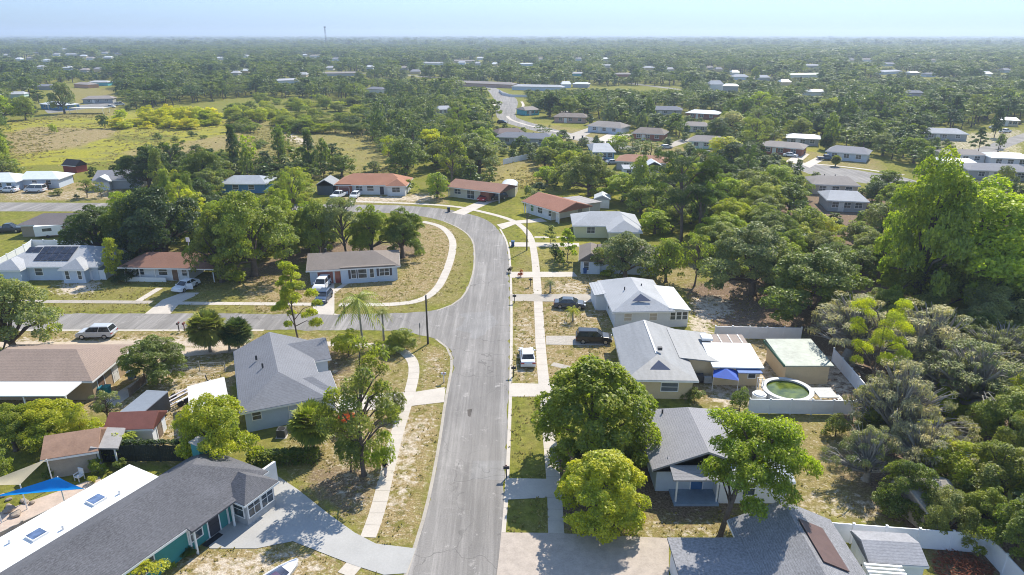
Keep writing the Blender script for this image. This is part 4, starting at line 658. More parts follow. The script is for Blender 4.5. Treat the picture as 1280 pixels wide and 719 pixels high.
# ------------------------------------------------------------------ vehicles
CARS={}
def car(label,px,py,yaw,col,kind='sedan',group=None,roof=None,opend=False):
    nm={'sedan':'sedan','suv':'suv','van':'van','pickup':'pickup_truck','hatch':'hatchback'}[kind]
    x,y=P(px,py); t=thing(nm,label,{'sedan':'car','suv':'car','hatch':'car','van':'van','pickup':'truck'}[kind],(x,y),yaw,group)
    body=paint('car_paint_%02d_%02d_%02d'%tuple(int(c*100) for c in col),col)
    L_,W_,lo,hi,belt,prof,cb,ct,top={
     'sedan':(4.7,1.82,.3,1.46,.92,[(-2.35,.42),(-2.33,.8),(-2.2,.97),(-1.45,1.0),(.95,.98),(1.95,.84),(2.28,.68),(2.35,.4)],(-1.75,1.25),(-1.0,.35),1.46),
     'hatch':(4.1,1.78,.3,1.5,.95,[(-2.05,.42),(-2.05,.9),(-1.95,1.0),(.9,1.0),(1.7,.88),(2.0,.68),(2.05,.4)],(-1.95,1.15),(-1.45,.3),1.5),
     'suv':(4.75,1.9,.36,1.72,1.05,[(-2.37,.45),(-2.37,.95),(-2.3,1.08),(.95,1.08),(1.95,.98),(2.3,.78),(2.37,.45)],(-2.28,1.2),(-1.95,.4),1.72),
     'van':(5.1,1.95,.36,2.0,1.15,[(-2.55,.45),(-2.55,1.15),(1.5,1.15),(2.3,.98),(2.52,.75),(2.55,.45)],(-2.52,1.9),(-2.4,.9),2.0),
     'pickup':(5.4,1.95,.4,1.8,1.08,[(-2.7,.5),(-2.7,1.08),(1.1,1.1),(2.3,1.05),(2.65,.9),(2.7,.5)],(-.75,1.3),(-.55,.55),1.8)}[kind]
    hw=W_/2
    bm=bmesh.new(); pr=prof+[(prof[-1][0]-.05,lo),(prof[0][0]+.05,lo)]
    def ring(y,ins): return [bm.verts.new((x*(1-ins*.02),y,z)) for x,z in pr]
    r=[ring(-hw,1),ring(-hw*.97,0) ,ring(hw*.97,0),ring(hw,1)]
    r[0],r[1]=[bm.verts.new((x*.985,-hw*.93,z-(.03 if z>.85 else 0))) for x,z in pr],[bm.verts.new((x,-hw*.80,z+.0)) for x,z in pr]
    for v in r[0]: v.co.y=-hw if v.co.z<.85*belt else -hw*.93
    r[3]=[bm.verts.new((v.co.x,-v.co.y,v.co.z)) for v in r[0]]; r[2]=[bm.verts.new((v.co.x,-v.co.y,v.co.z)) for v in r[1]]
    bm.verts.ensure_lookup_table(); dead=[v for v in bm.verts if not any(v in q for q in r)]; bmesh.ops.delete(bm,geom=dead,context='VERTS')
    n=len(pr)
    for a,b in ((0,1),(1,2),(2,3)):
        for i in range(n): j=(i+1)%n; bm.faces.new((r[a][i],r[a][j],r[b][j],r[b][i]))
    bm.faces.new(r[0]); bm.faces.new(r[3]); bmesh.ops.recalc_face_normals(bm,faces=bm.faces)
    me=bpy.data.meshes.new('body'); bm.to_mesh(me); bm.free(); bo=link('body',me,body,t)
    b0,b1=cb; t0,t1=ct; wb,wt=hw*.9,hw*.7; zb=belt-.02; zt=top-.05
    gl=MB().add([(b0,-wb,zb),(b1,-wb,zb),(b1,wb,zb),(b0,wb,zb),(t0,-wt,zt),(t1,-wt,zt),(t1,wt,zt),(t0,wt,zt)],[(0,3,2,1),(4,5,6,7),(0,1,5,4),(1,2,6,5),(2,3,7,6),(3,0,4,7)]); link('window',gl,glass('car_glass',(.015,.018,.022)),t)
    rf=MB().add([(t0-.08,-wt-.03,zt),(t1+.1,-wt-.03,zt),(t1+.1,wt+.03,zt),(t0-.08,wt+.03,zt),(t0+.1,-wt*.85,top+.02),(t1-.1,-wt*.85,top+.02),(t1-.1,wt*.85,top+.02),(t0+.1,wt*.85,top+.02)],[(0,3,2,1),(4,5,6,7),(0,1,5,4),(1,2,6,5),(2,3,7,6),(3,0,4,7)])
    for s in (-1,1):
        for (xa,xb) in ((b0,t0),(b1,t1),((b0+b1)/2-.1,(t0+t1)/2-.05)): rf.tube([(xa,s*wb*1.005,zb),(xb,s*wt*1.01,zt)],.045,5)
    link('roof',rf,roof or body,t)
    wx=L_*.3
    for sx in (-wx,wx*1.05):
        for s in (-1,1):
            ty=link('wheel',MB().cyl((sx,s*(hw-.1),.34),.345,(0,1,0),.24,16),RUBBER,t); link('rim',MB().cyl((sx,s*(hw+.025),.34),.22,(0,1,0),.02,12),RIM,ty)
    for s in (-1,1):
        link('headlight',MB().box(L_/2-.2,L_/2-.01,s*hw*.72-.2,s*hw*.72+.2,.62,.74),glass('headlight_glass',(.5,.5,.52)),t)
        link('taillight',MB().box(-L_/2-.012,-L_/2+.1,s*hw*.75-.2,s*hw*.75+.2,.72,.86),paint('tail_red',(.35,.02,.02)),t)
        link('mirror',MB().box(b1-.35,b1-.2,s*(hw+.08)-.09,s*(hw+.08)+.09,belt,belt+.14),body,t)
    link('licence_plate',MB().box(-L_/2-.015,-L_/2,-.2,.2,.55,.68),TRIM,t)
    if kind=='pickup': link('bed',MB().box(-2.55,-.9,-.78,.78,1.0,1.105),DARKMETAL,t)
    if opend: link('door',MB().box(0,.08,0,1.0,.35,1.3,Matrix.Translation((.9,hw,0))@Matrix.Rotation(R(15),4,'Z')),body,t)
    protect(px-12,px+12,py-10,py+2,y)
    return t
SILV=(.5,.52,.55);WHT=(.75,.76,.78);BLK=(.012,.012,.014);DGR=(.06,.07,.085);REDC=(.4,.02,.02);BLU=(.05,.08,.14);TANC=(.35,.29,.22)
car('silver suv parked on the verge of the side street',122,421,182,SILV,'suv')
car('white sedan with open door in front of the carport house',233,361,-105,WHT,'sedan',opend=True)
car('white suv parked close to the maroon garage door',403,360,-92,WHT,'suv')
car('dark blue hatchback parked in front of the white suv',405,375,-92,BLU,'hatch')
car('dark grey sedan parked on the pale lawn by the driveway',712,384,-6,DGR,'sedan')
car('black suv on gravel beside the grey metal roofed house',742,427,-4,BLK,'suv')
car('white sedan parked on dry verge by the long sidewalk',659,451,92,WHT,'sedan')
car('red pickup truck on the driveway of the brick entry house',606,250,-110,REDC,'pickup')
car('black suv inside the open carport behind the red pickup',622,249,-160,BLK,'suv')
car('white pickup truck outside the brick garage of the long house',424,247,-110,WHT,'pickup')
car('white hatchback right of the white pickup at the long house',444,247,-95,WHT,'hatch')
car('white sedan at the left edge on the upper street driveway',12,240,175,WHT,'sedan')
car('white van facing the blue house near the wooden fence',45,240,178,WHT,'van')
car('black pickup truck left of the low dark roofed house',12,290,10,BLK,'pickup')
car('black sedan alongside the bright blue house',752,203,20,BLK,'sedan'); car('silver sedan alongside the bright blue house',766,205,10,SILV,'sedan')
car('beige sedan on the sandy drive right of the mint house',886,194,-5,TANC,'sedan'); car('silver hatchback near the mint house driveway',833,186,15,SILV,'hatch')
car('black suv standing on the upper street',628,155,-15,BLK,'suv'); car('dark pickup truck in front of the side street white house',1032,200,-10,BLU,'pickup')
car('dark blue suv under the beige carport',997,192,-20,BLU,'suv'); car('white sedan in front of the beige carport',988,196,-30,WHT,'sedan')
car('dark red sedan near the far right street',1269,156,10,(.12,.04,.04),'sedan'); car('white pickup truck on the far right street side',1256,166,20,WHT,'pickup')
car('white sedan shaded by the far right conifer',1243,161,10,WHT,'sedan'); car('white pickup truck beside the pole barn',138,135,5,WHT,'pickup'); car('white van parked behind the pole barn pickup',150,132,40,WHT,'van')
# small white camper
x,y=P(64,296); t=thing('camper','white camper trailer with raised tail beside low dark house','camper',(x,y),20); m=MB(); m.add([(-2.4,-1,.5),(2,-1,.5),(2.6,-1,1.4),(2.2,-1,2.5),(-2.4,-1,2.5),(-2.4,1,.5),(2,1,.5),(2.6,1,1.4),(2.2,1,2.5),(-2.4,1,2.5)],[(0,1,2,3,4),(9,8,7,6,5),(0,5,6,1),(1,6,7,2),(2,7,8,3),(3,8,9,4),(4,9,5,0)]); link('body',m,WHITE,t); link('window',MB().box(-1,.6,-1.02,-1.0,1.4,2),GLASS,t)
for s in (-1,1): link('wheel',MB().cyl((-.3,s*.9,.34),.34,(0,1,0),.2),RUBBER,t)
protect(52,77,280,297,y)
# red shed far left
A=P(80,215); house('shed','red gambrel barn shed beyond the wooden fence','shed',A[:2],-20,S('barn_red',(.26,.06,.05),.8,.15),S('black_roof',(.03,.03,.035)),[(0,5.2,0,3.6,2.2,('hx',1.4,0,0,.2))],None)
# enclosed trailer and boat trailer
a=P(183,529); b=P(145,529)
t=thing('cargo_trailer','black enclosed cargo trailer with silver roof in side yard','trailer',(-38.1,59.0),84); m=MB().box(-.2,5.0,-1.15,1.15,.45,2.5); link('body',m,S('black_panel',(.03,.032,.036),.35,.3),t)
link('roof',MB().box(-.25,5.05,-1.2,1.2,2.5,2.6),S('silver_roof',(.22,.24,.27),.35,.12,.6,3),t); link('rear_door',MB().box(-.24,-.2,-1.0,1.0,.55,2.35),S('black_gloss',(.02,.02,.022),.15),t)
link('fender',MB().box(1.7,3.7,-1.4,-1.16,.7,.8),WHITE,t)
for xx in (2.2,3.1):
    for s in (-1,1): link('wheel',MB().cyl((xx,s*1.27,.36),.36,(0,1,0),.22),RUBBER,t)
link('tow_bar',MB().tube([(5.0,-.7,.5),(6.3,0,.5),(5.0,.7,.5)],.07,6),DARKMETAL,t); protect(142,192,492,531,a[1])
c=P(190,516); t=thing('boat_trailer','empty pale metal boat trailer with black wheels beside cargo trailer','trailer',(c[0]+.9,c[1]+.3),64)
g=surf('galvanised',(.5,.48,.5),.4,.15,metal=.3)
link('frame',MB().tube([(0,-.7,.6),(4.2,-.8,.6),(6.6,0,.6),(4.2,.8,.6),(0,.7,.6)],.09,6).tube([(1,-.75,.6),(1,.75,.6)],.07,6).tube([(3.4,-.8,.6),(3.4,.8,.6)],.07,6).tube([(0,-.35,.85),(4,-.3,.85)],.1,6).tube([(0,.35,.85),(4,.3,.85)],.1,6),g,t)
for xx in (1.6,2.4):
    for s in (-1,1): link('wheel',MB().cyl((xx,s*1.05,.34),.34,(0,1,0),.22),RUBBER,t)
link('fender',MB().box(1.1,2.9,-1.2,-.92,.72,.8),WHITE,t); link('winch_stand',MB().tube([(6.2,0,.6),(6.0,0,1.5)],.07,6),DARKMETAL,t)
# boat at the lower edge
c=P(352,717); t=thing('boat','small white boat with dark purple seats on dry lawn','boat',(c[0]-.1,c[1]-1.35),52); t.scale=(.85,.85,.85); hull=MB(); st=[(-2.2,.85,.0),(-.5,.95,.0),(1.0,.8,.05),(1.9,.45,.15),(2.5,.04,.3)]; vs=[];fs=[]
for x,w_,z in st: vs+=[(x,-w_,z+.95),(x,-w_*.6,z+.3),(x,w_*.6,z+.3),(x,w_,z+.95)]
for i in range(4):
    for j in range(3): fs.append((4*i+j,4*i+j+1,4*i+j+5,4*i+j+4))
fs+=[(0,3,2,1)]; link('hull',hull.add(vs,fs),S('gelcoat',(.75,.74,.75),.25,.04),t)
rim=MB()
for s in (-1,1): rim.tube([(x,s*w_*.97,z+.97) for x,w_,z in st],.09,6)
rim.add([(1.25,-.75,1.02),(2.5,0,1.27),(1.25,.75,1.02)],[(0,1,2)]); link('gunwale',rim,S('gelcoat',(.75,.74,.75)),t)
for xx in (-1.4,.1): link('seat',MB().box(xx,xx+.6,-.65,.65,.5,.86),S('purple_vinyl',(.1,.07,.13),.5,.2),t)
link('deck_cover',MB().box(-.75,0,-.75,.75,.86,.9),S('purple_vinyl',(.1,.07,.13)),t)
# ------------------------------------------------------------------ street things
def pole(label,px,py,top,arm=False):
    x,y=P(px,py); h=zat(y,top); t=thing('utility_pole',label,'pole',(x,y)); link('shaft',MB().tube([(0,0,0),(0,0,h)],[.14,.1],8),S('pole_wood',(.09,.075,.06),.9,.3),t)
    if arm: link('bracket',MB().tube([(0,0,h-.5),(.5,-.1,h-.25)],.04,5).box(.4,.75,-.2,0,h-.32,h-.22),DARKMETAL,t)
    link('cap',MB().cyl((0,0,h+.03),.12,(0,0,1),.08,8),DARKMETAL,t)
    return t
pole('bare dark wooden pole at the intersection corner',535,430,370); pole('dark utility pole beside the bending sidewalk',658.5,313,268,True)
x,y=P(1247,192); pole('thin dark street pole on the far right street',1247,190,170)
x,y=P(525,424); t=thing('road_sign','octagonal road sign seen from behind near the wooden pole','sign',(x,y),200); h=zat(y,407); pts=[(.38*math.cos(PI/8+k*PI/4),.38*math.sin(PI/8+k*PI/4)) for k in range(8)]
link('post',MB().box(-.03,.03,-.03,.03,0,h+.3),g,t); link('plate',MB().add([(-.04,a,h+b) for a,b in pts]+[(-.06,a,h+b) for a,b in pts],[tuple(range(8)),tuple(range(15,7,-1))]+[(i,(i+1)%8,8+(i+1)%8,8+i) for i in range(8)]),S('sign_back',(.2,.21,.22),.5),t)
def mailbox(label,px,py,yaw,col,pc=None):
    x,y=P(px,py); t=thing('mailbox',label,'mailbox',(x,y),yaw); m=S('mailbox_%d'%int(col[0]*100),col,.5,.1); link('post',MB().box(-.05,.05,-.05,.05,0,1.05),m if pc is None else pc,t)
    b=MB(); n=8; pr=[(-.11,1.05),(-.11,1.2)]+[(-.11*math.cos(PI*k/n),1.2+.11*math.sin(PI*k/n)) for k in range(1,n)]+[(.11,1.2),(.11,1.05)]; k=len(pr)
    b.add([(-.28,a,z) for a,z in pr]+[(.28,a,z) for a,z in pr],[tuple(range(k)),tuple(range(2*k-1,k-1,-1))]+[(i,(i+1)%k,k+(i+1)%k,k+i) for i in range(k)]); bx=link('box',b,m,t); link('flag',MB().box(-.05,.1,-.13,-.115,1.2,1.36),paint('flag_red',(.4,.03,.03)),bx)
mailbox('dark mailbox left of its twin by the cross street',224,414,90,(.05,.04,.04)); mailbox('dark red mailbox right of its twin by the cross street',231,414,90,(.12,.03,.03))
mailbox('white mailbox on the verge below the corner sidewalk',555,478,0,(.6,.6,.6)); mailbox('black mailbox at the road edge near the white sedan',642,471,180,(.03,.03,.03),None)
mailbox('black mailbox by the worn driveway near the grey sedan',643,379,180,(.03,.03,.03)); mailbox('black mailbox on green verge near small palm',663,358,180,(.03,.03,.03)); mailbox('small mailbox on the paved edge near the wide driveways',633,598,180,(.05,.05,.05)); mailbox('black mailbox beside the maroon garage driveway',431,392,90,(.03,.03,.03))
def bin_(label,px,py,col,yaw=0):
    x,y=P(px,py); t=thing('trash_bin',label,'trash bin',(x,y),yaw); m=S('bin_%02d_%02d_%02d'%tuple(int(c*100) for c in col),col,.5,.1)
    link('body',MB().add([(-.25,-.28,.08),(.25,-.28,.08),(.25,.28,.08),(-.25,.28,.08),(-.32,-.36,1),(.32,-.36,1),(.32,.36,1),(-.32,.36,1)],[(0,3,2,1),(4,5,6,7),(0,1,5,4),(1,2,6,5),(2,3,7,6),(3,0,4,7)]),m,t); link('lid',MB().box(-.35,.35,-.4,.4,1.0,1.07).box(-.3,.3,.36,.46,.95,1.03),m,t)
    for s in (-1,1): link('wheel',MB().cyl((s*.28,.3,.12),.12,(1,0,0),.08,10),RUBBER,t)
bin_('blue trash bin at the road bend beside a driveway',641,308,(.03,.09,.22)); bin_('dark trash bin on the kerb near the red pickup',561,265,(.04,.05,.06)); bin_('blue bin against the half hidden white house',731,342,(.03,.09,.25))
bin_('teal blue bin left of another at the tan house',125,494,(.03,.2,.28)); bin_('teal green bin right of another at the tan house',135,493,(.03,.22,.22)); bin_('grey blue bin by the tan house white door',165,474,(.16,.22,.28)); bin_('dark bin on the upper street right of centre',728,173,(.03,.03,.04)); bin_('dark bin left of another on the upper street',717,174,(.03,.03,.04))
def ac(label,px,py):
    x,y=P(px,py); t=thing('air_conditioner',label,'air conditioner',(x,y)); link('body',MB().box(-.42,.42,-.42,.42,.05,.85),S('ac_grey',(.08,.085,.09),.6,.2),t); link('fan',MB().cyl((0,0,.87),.34,(0,0,1),.04,14),RUBBER,t); link('pad',MB().box(-.55,.55,-.55,.55,0,.05),CONC,t)
ac('dark air conditioner against the light grey roofed house',801,407); ac('dark air conditioner below the plain white wall by the fan palm',353,545)
# blue pop up canopy
x,y=P(905,484); t=thing('canopy','blue pop up canopy beside the cream lanai','canopy',(x,y),-15); link('cover',MB().add([(-1.4,-1.3,1.75),(1.4,-1.3,1.7),(1.3,1.3,1.9),(-1.3,1.3,1.95),(0,0,2.35)],[(0,1,4),(1,2,4),(2,3,4),(3,0,4)]),S('blue_tarp',(.03,.1,.45),.6,.1),t)
for q in ((-1.35,-1.25),(1.35,-1.25),(1.25,1.25),(-1.25,1.25)): link('leg',MB().tube([(*q,0),(*q,1.75)],.03,5),TRIM,t)
for lab,px,py,s in (('dark grill cart beside the blue canopy',872,478,1),('grey storage box near the blue canopy',884,479,.8)):
    x,y=P(px,py); t=thing('grill_cart' if s==1 else 'storage_box',lab,'grill' if s==1 else 'box',(x,y)); link('body',MB().box(-.6*s,.6*s,-.35,.35,.15,.85*s),DARKMETAL if s==1 else S('grey_plastic',(.3,.32,.33)),t); link('lid',MB().cyl((0,0,.86*s),.33*s,(1,0,0),1.1*s,10),DARKMETAL if s==1 else S('grey_plastic',(.3,.32,.33)),t)
# round pool
x,y=(30.5,66.9); t=thing('swimming_pool','round above ground pool with murky green water and white rim','pool',(x,y)); r0=2.45; n=40
m=MB(); vs=[];fs=[]
for k in range(n):
    a=2*PI*k/n; c_,s_=math.cos(a),math.sin(a); vs+=[(r0*c_,r0*s_,0),(r0*c_,r0*s_,1.15),((r0-.08)*c_,(r0-.08)*s_,1.15),((r0-.08)*c_,(r0-.08)*s_,.1)]
for k in range(n): j=(k+1)%n; fs+=[(4*k+i,4*j+i,4*j+i+1,4*k+i+1) for i in range(3)]
link('wall',m.add(vs,fs),WHITE,t); m=MB(); vs=[];fs=[]
for k in range(n):
    a=2*PI*k/n; c_,s_=math.cos(a),math.sin(a); vs+=[((r0+.3)*c_,(r0+.3)*s_,1.16),((r0-.22)*c_,(r0-.22)*s_,1.16),((r0+.3)*c_,(r0+.3)*s_,1.24),((r0-.22)*c_,(r0-.22)*s_,1.24)]
for k in range(n): j=(k+1)%n; a=4*k;b=4*j; fs+=[(a,b,b+1,a+1),(a+2,a+3,b+3,b+2),(a,a+2,b+2,b),(a+1,b+1,b+3,a+3)]
link('rim',m.add(vs,fs),S('pool_rim',(.5,.5,.5),.6,.15),t)
pw,pn,po=nodes('pool_water'); pb=N(pn,'ShaderNodeBsdfPrincipled'); pn.links.new(mixc(pn,ramp(pn,noise(pn,pos(pn),1.1,4),.35,.65),(.05,.08,.01),(.14,.18,.022)),pb.inputs[0]); pb.inputs['Roughness'].default_value=.12; pn.links.new(pb.outputs[0],po.inputs[0])
link('water',MB().prism([((r0-.1)*math.cos(2*PI*k/n),(r0-.1)*math.sin(2*PI*k/n)) for k in range(n)],.2,1.0),pw,t)
link('ladder',MB().tube([(-2.9,.9,0),(-2.9,.9,1.9),(-2.4,.8,1.9),(-2.4,.8,.6)],.05,6).tube([(-2.9,1.4,0),(-2.9,1.4,1.9),(-2.4,1.3,1.9),(-2.4,1.3,.6)],.05,6),TRIM,t)
t=thing('pool_deck','white pool deck with steps right of the green pool','deck',(x+3.5,y-.4)); link('deck_top',MB().box(-.6,1.5,-1.2,1.0,.95,1.05),S('deck_grey',(.5,.5,.49)),t); link('step',MB().box(1.75,2.3,-1.2,.4,.4,.5),TRIM,t)
for q in ((-.5,-1.3),(1.6,-1.3),(1.6,1.1),(-.5,1.1)): link('leg',MB().box(q[0]-.06,q[0]+.06,q[1]-.06,q[1]+.06,0,.95),TRIM,t)
t=thing('round_tank','white round tank left of the green pool','tank',(x-3.4,y-.9)); link('body',MB().cyl((0,0,.55),.75,(0,0,1),1.1,20),WHITE,t); link('lid',MB().cyl((0,0,1.16),.6,(0,0,1),.12,20),WHITE,t)
# garden of the teal house : shade sails and furniture
def sail(label,corners,mat,sag=.35):
    c=[Vector((*P(px,py,z),z)) for px,py,z in corners]; o=sum(c,Vector())/3; t=thing('shade_sail',label,'shade sail',(o.x,o.y)); o=Vector((o.x,o.y,0)); vs=[];fs=[];n=9; ix={}
    for i in range(n+1):
        for j in range(n+1-i):
            a,b,d=i/n,j/n,1-i/n-j/n; e=27*a*b*d; p=c[0]*a+c[1]*b+c[2]*d; cen=sum(c,Vector())/3; edge=4*(a*b+b*d+a*d)/3.0
            p=p.lerp(cen,.12*max(0,edge-e*.6)); p.z-=sag*e; ix[i,j]=len(vs); vs.append(p-o)
    for i in range(n):
        for j in range(n-i):
            fs.append((ix[i,j],ix[i+1,j],ix[i,j+1]))
            if j<n-i-1: fs.append((ix[i+1,j],ix[i+1,j+1],ix[i,j+1]))
    m=MB(); m.sm=True; m.add(vs,fs); k=len(vs); m.add([v+Vector((0,0,-.015)) for v in vs],[tuple(reversed(f)) for f in fs]); link('cloth',m,mat,t)
    for q in c: link('pole',MB().tube([(q.x-o.x,q.y-o.y,0),(q.x-o.x,q.y-o.y,q.z)],.05,6),TRIM,t)
sail('bright blue triangular shade sail over the garden patio',[(-8,621,2.6),(72,596,3.3),(105,611,2.5)],S('blue_sail',(.0,.23,.6),.55,.05),.25)
sail('beige triangular shade sail left of the garden shed',[(-30,608,2.6),(58,574,3.0),(25,606,2.5)],S('beige_sail',(.36,.32,.22),.8,.1),.25)
x,y=P(100,600); t=thing('garden_chair','white garden armchair on paving behind the blue sail','chair',(x,y),-20); wm=WHITE
link('seat',MB().box(-.3,.3,-.3,.3,.4,.46),wm,t); link('backrest',MB().box(-.3,.3,.26,.32,.46,1.05).box(-.3,.3,.24,.34,1.0,1.1),wm,t)
for a in (-.27,.27):
    link('armrest',MB().box(a-.04,a+.04,-.3,.3,.64,.69),wm,t)
    for b in (-.27,.27): link('leg',MB().box(a-.03,a+.03,b-.03,b+.03,0,.64),wm,t)
sheet('patio',[(-46.5,44.6),(-39.8,42.6),(-36.0,50.6),(-37.8,52.6),(-42.5,48.5)],.012,S('pinkish_paver',(.5,.4,.33),.9,.2,1,5))
rock=S('garden_rock',(.33,.27,.22),.9,.35,1,6)
for i in range(14):
    px,py=random.uniform(2,42),random.uniform(620,646); x,y=P(px,py)
    if px>20 and py>638: continue
    r_=random.uniform(.2,.42); bm=bmesh.new(); bmesh.ops.create_icosphere(bm,subdivisions=2,radius=r_)
    for v in bm.verts: v.co*=1+.25*math.sin(v.co.x*9+i)*math.cos(v.co.y*8+i*2); v.co.z=v.co.z*.6+r_*.35
    me=bpy.data.meshes.new('garden_rock'); bm.to_mesh(me); bm.free(); o=link('garden_rock',me,rock); o.location=(x,y,0); tag(o,'rough garden rock in the rock bed by the patio','rock','rocks in the garden bed')
# red brush pile in fenced corner : countless twigs
m=MB(); cx_,cy_=P(1205,712)
for i in range(420):
    a=random.random()*2*PI; r_=random.random()**.6*2.3; p=Vector((cx_+r_*math.cos(a),cy_+r_*.8*math.sin(a),random.uniform(.02,.75)*(1-r_/2.8))); d=Vector((random.gauss(0,1),random.gauss(0,1),random.gauss(0,.5))).normalized()*random.uniform(.25,.7); m.tube([p-d*.5,p+Vector((0,0,.05)),p+d*.5],[.03,.025,.008],4)
o=link('brush_debris',m,S('red_twigs',(.2,.065,.035),.9,.5,3,8),None,'heap of dry reddish brush inside the white corner fence','stuff')
# telecom mast on the horizon
x,y=P(408,50); y=2300; x=(408-CX)/F*(y*CP+H*SP); t=thing('radio_mast','thin dark radio mast rising above the far horizon','mast',(x,y)); hh=zat(y,33); m=MB()
for k in range(3): a=2*PI*k/3; m.tube([(2.6*math.cos(a),2.6*math.sin(a),0),(1.4*math.cos(a),1.4*math.sin(a),hh)],.5,5)
for k in range(14):
    z=hh*k/14; r1=2.6-1.2*k/14; q=[(r1*math.cos(2*PI*j/3+(k%2)*1.05),r1*math.sin(2*PI*j/3+(k%2)*1.05),z) for j in range(3)]
    for j in range(3): m.tube([q[j],q[(j+1)%3]],.3,4)
link('lattice',m,S('mast_steel',(.09,.1,.12),.5),t); link('antenna',MB().cyl((0,0,hh-3),3.2,(0,0,1),5,8),S('mast_steel',(.09,.1,.12)),t)
# ------------------------------------------------------------------ person on the left sidewalk
x,y=P(482,595); t=thing('person','person in black top and pale trousers walking on left sidewalk','person',(x,y),75)
def skinbody(name,verts,edges,rad,mat,sub=2):
    me=bpy.data.meshes.new(name); me.from_pydata(verts,edges,[]); me.update(); o=bpy.data.objects.new(name,me); COL.objects.link(o)
    sk=o.modifiers.new('skin','SKIN'); me.skin_vertices[0].data[0].use_root=True
    for i,r_ in enumerate(rad): me.skin_vertices[0].data[i].radius=(r_,r_*.8) if i in(0,1,2,3) else (r_,r_)
    su=o.modifiers.new('sub','SUBSURF'); su.levels=sub; su.render_levels=sub
    dg=bpy.context.evaluated_depsgraph_get(); m2=bpy.data.meshes.new_from_object(o.evaluated_get(dg)); bpy.data.objects.remove(o); m2.name=name; m2.materials.clear(); m2.polygons.foreach_set('use_smooth',[True]*len(m2.polygons)); m2.materials.append(mat); return m2
bv=[(0,0,.93),(0,0,1.12),(0,0,1.36),(0,0,1.47),(.02,0,1.56),(.03,0,1.66),
 (0,.1,.88),(.14,.1,.5),(.02,.1,.1),(.14,.1,.04),(0,-.1,.88),(.04,-.1,.5),(-.26,-.1,.14),(-.18,-.1,.06),
 (0,.19,1.4),(-.06,.24,1.13),(.08,.25,.92),(.12,.25,.84),(0,-.19,1.4),(.1,-.24,1.13),(.27,-.22,.98),(.33,-.21,.93)]
be=[(0,1),(1,2),(2,3),(3,4),(4,5),(0,6),(6,7),(7,8),(8,9),(0,10),(10,11),(11,12),(12,13),(2,14),(14,15),(15,16),(16,17),(2,18),(18,19),(19,20),(20,21)]
br=[.15,.14,.17,.065,.095,.1,.095,.062,.045,.04,.095,.062,.045,.04,.065,.05,.035,.035,.065,.05,.035,.035]
me=skinbody('body',bv,be,br,S('skin',(.36,.22,.16),.6,.05)); link('body',me,None,t)
cm=skinbody('shirt',[(0,0,.98),(0,0,1.14),(0,0,1.37),(0,.2,1.4),(-.04,.235,1.22),(0,-.2,1.4),(.06,-.235,1.22)],[(0,1),(1,2),(2,3),(3,4),(2,5),(5,6)],[.175,.165,.19,.085,.07,.085,.07],S('black_cloth',(.02,.02,.024),.9,.2)); link('shirt',cm,None,t)
cm=skinbody('trousers',[(0,0,.95),(0,.1,.86),(.14,.1,.5),(.025,.1,.16),(0,-.1,.86),(.04,-.1,.5),(-.25,-.1,.2)],[(0,1),(1,2),(2,3),(0,4),(4,5),(5,6)],[.17,.115,.085,.07,.115,.085,.07],S('grey_cloth',(.4,.37,.36),.9,.15)); link('trousers',cm,None,t)
bm=bmesh.new(); bmesh.ops.create_uvsphere(bm,u_segments=14,v_segments=10,radius=.125)
for v in bm.verts: v.co.x*=1.05; v.co.z*=1.1; v.co.x-=.02
me=bpy.data.meshes.new('hair'); bm.to_mesh(me); bm.free(); o=link('hair',me,S('black_hair',(.012,.01,.01),.6),t); o.location=(-.02,0,1.665)
link('shoe',MB().box(-.06,.2,.055,.145,0,.09),S('shoe',(.08,.08,.08)),t); link('shoe',MB().box(-.3,-.06,-.145,-.055,.02,.11),S('shoe',(.08,.08,.08)),t)
# ------------------------------------------------------------------ trees : unit prototypes, height 1 and crown width 1
def np_mesh(name,verts,quads,mats,midx=None,smooth=None):
    me=bpy.data.meshes.new(name); nv,nf=len(verts),len(quads)
    me.vertices.add(nv); me.vertices.foreach_set('co',np.asarray(verts,np.float32).ravel()); k=quads.shape[1]
    me.loops.add(nf*k); me.loops.foreach_set('vertex_index',quads.astype(np.int32).ravel()); me.polygons.add(nf); me.polygons.foreach_set('loop_start',np.arange(0,nf*k,k,dtype=np.int32))
    for m in mats: me.materials.append(m)
    if midx is not None: me.polygons.foreach_set('material_index',midx.astype(np.int32))
    me.update(calc_edges=True); me.validate(); return me
def unit(v): return v/np.maximum(np.linalg.norm(v,axis=-1,keepdims=True),1e-9)
def leaves(c,out,size,g,asp=.62,rnd=.85,droop=0):
    n=len(c); nrm=unit(out*.6+g.normal(0,rnd,(n,3))*.62+np.array([.15,.25,.75])); a=unit(np.cross(nrm,g.normal(0,1,(n,3)))); b=np.cross(nrm,a)
    s=(size*g.uniform(.45,1.5,(n,1))); a=a*s; b=b*s*asp
    if droop: a=a*np.array([.35,.35,1.0]); a[:,2]=-np.abs(a[:,2])-s[:,0]*droop
    v=np.stack([c-a*.55,c-b*.5+nrm*s*.1,c+a*.55,c+b*.5+nrm*s*.1],1).reshape(-1,3); q=np.arange(4*n).reshape(n,4); return v,q
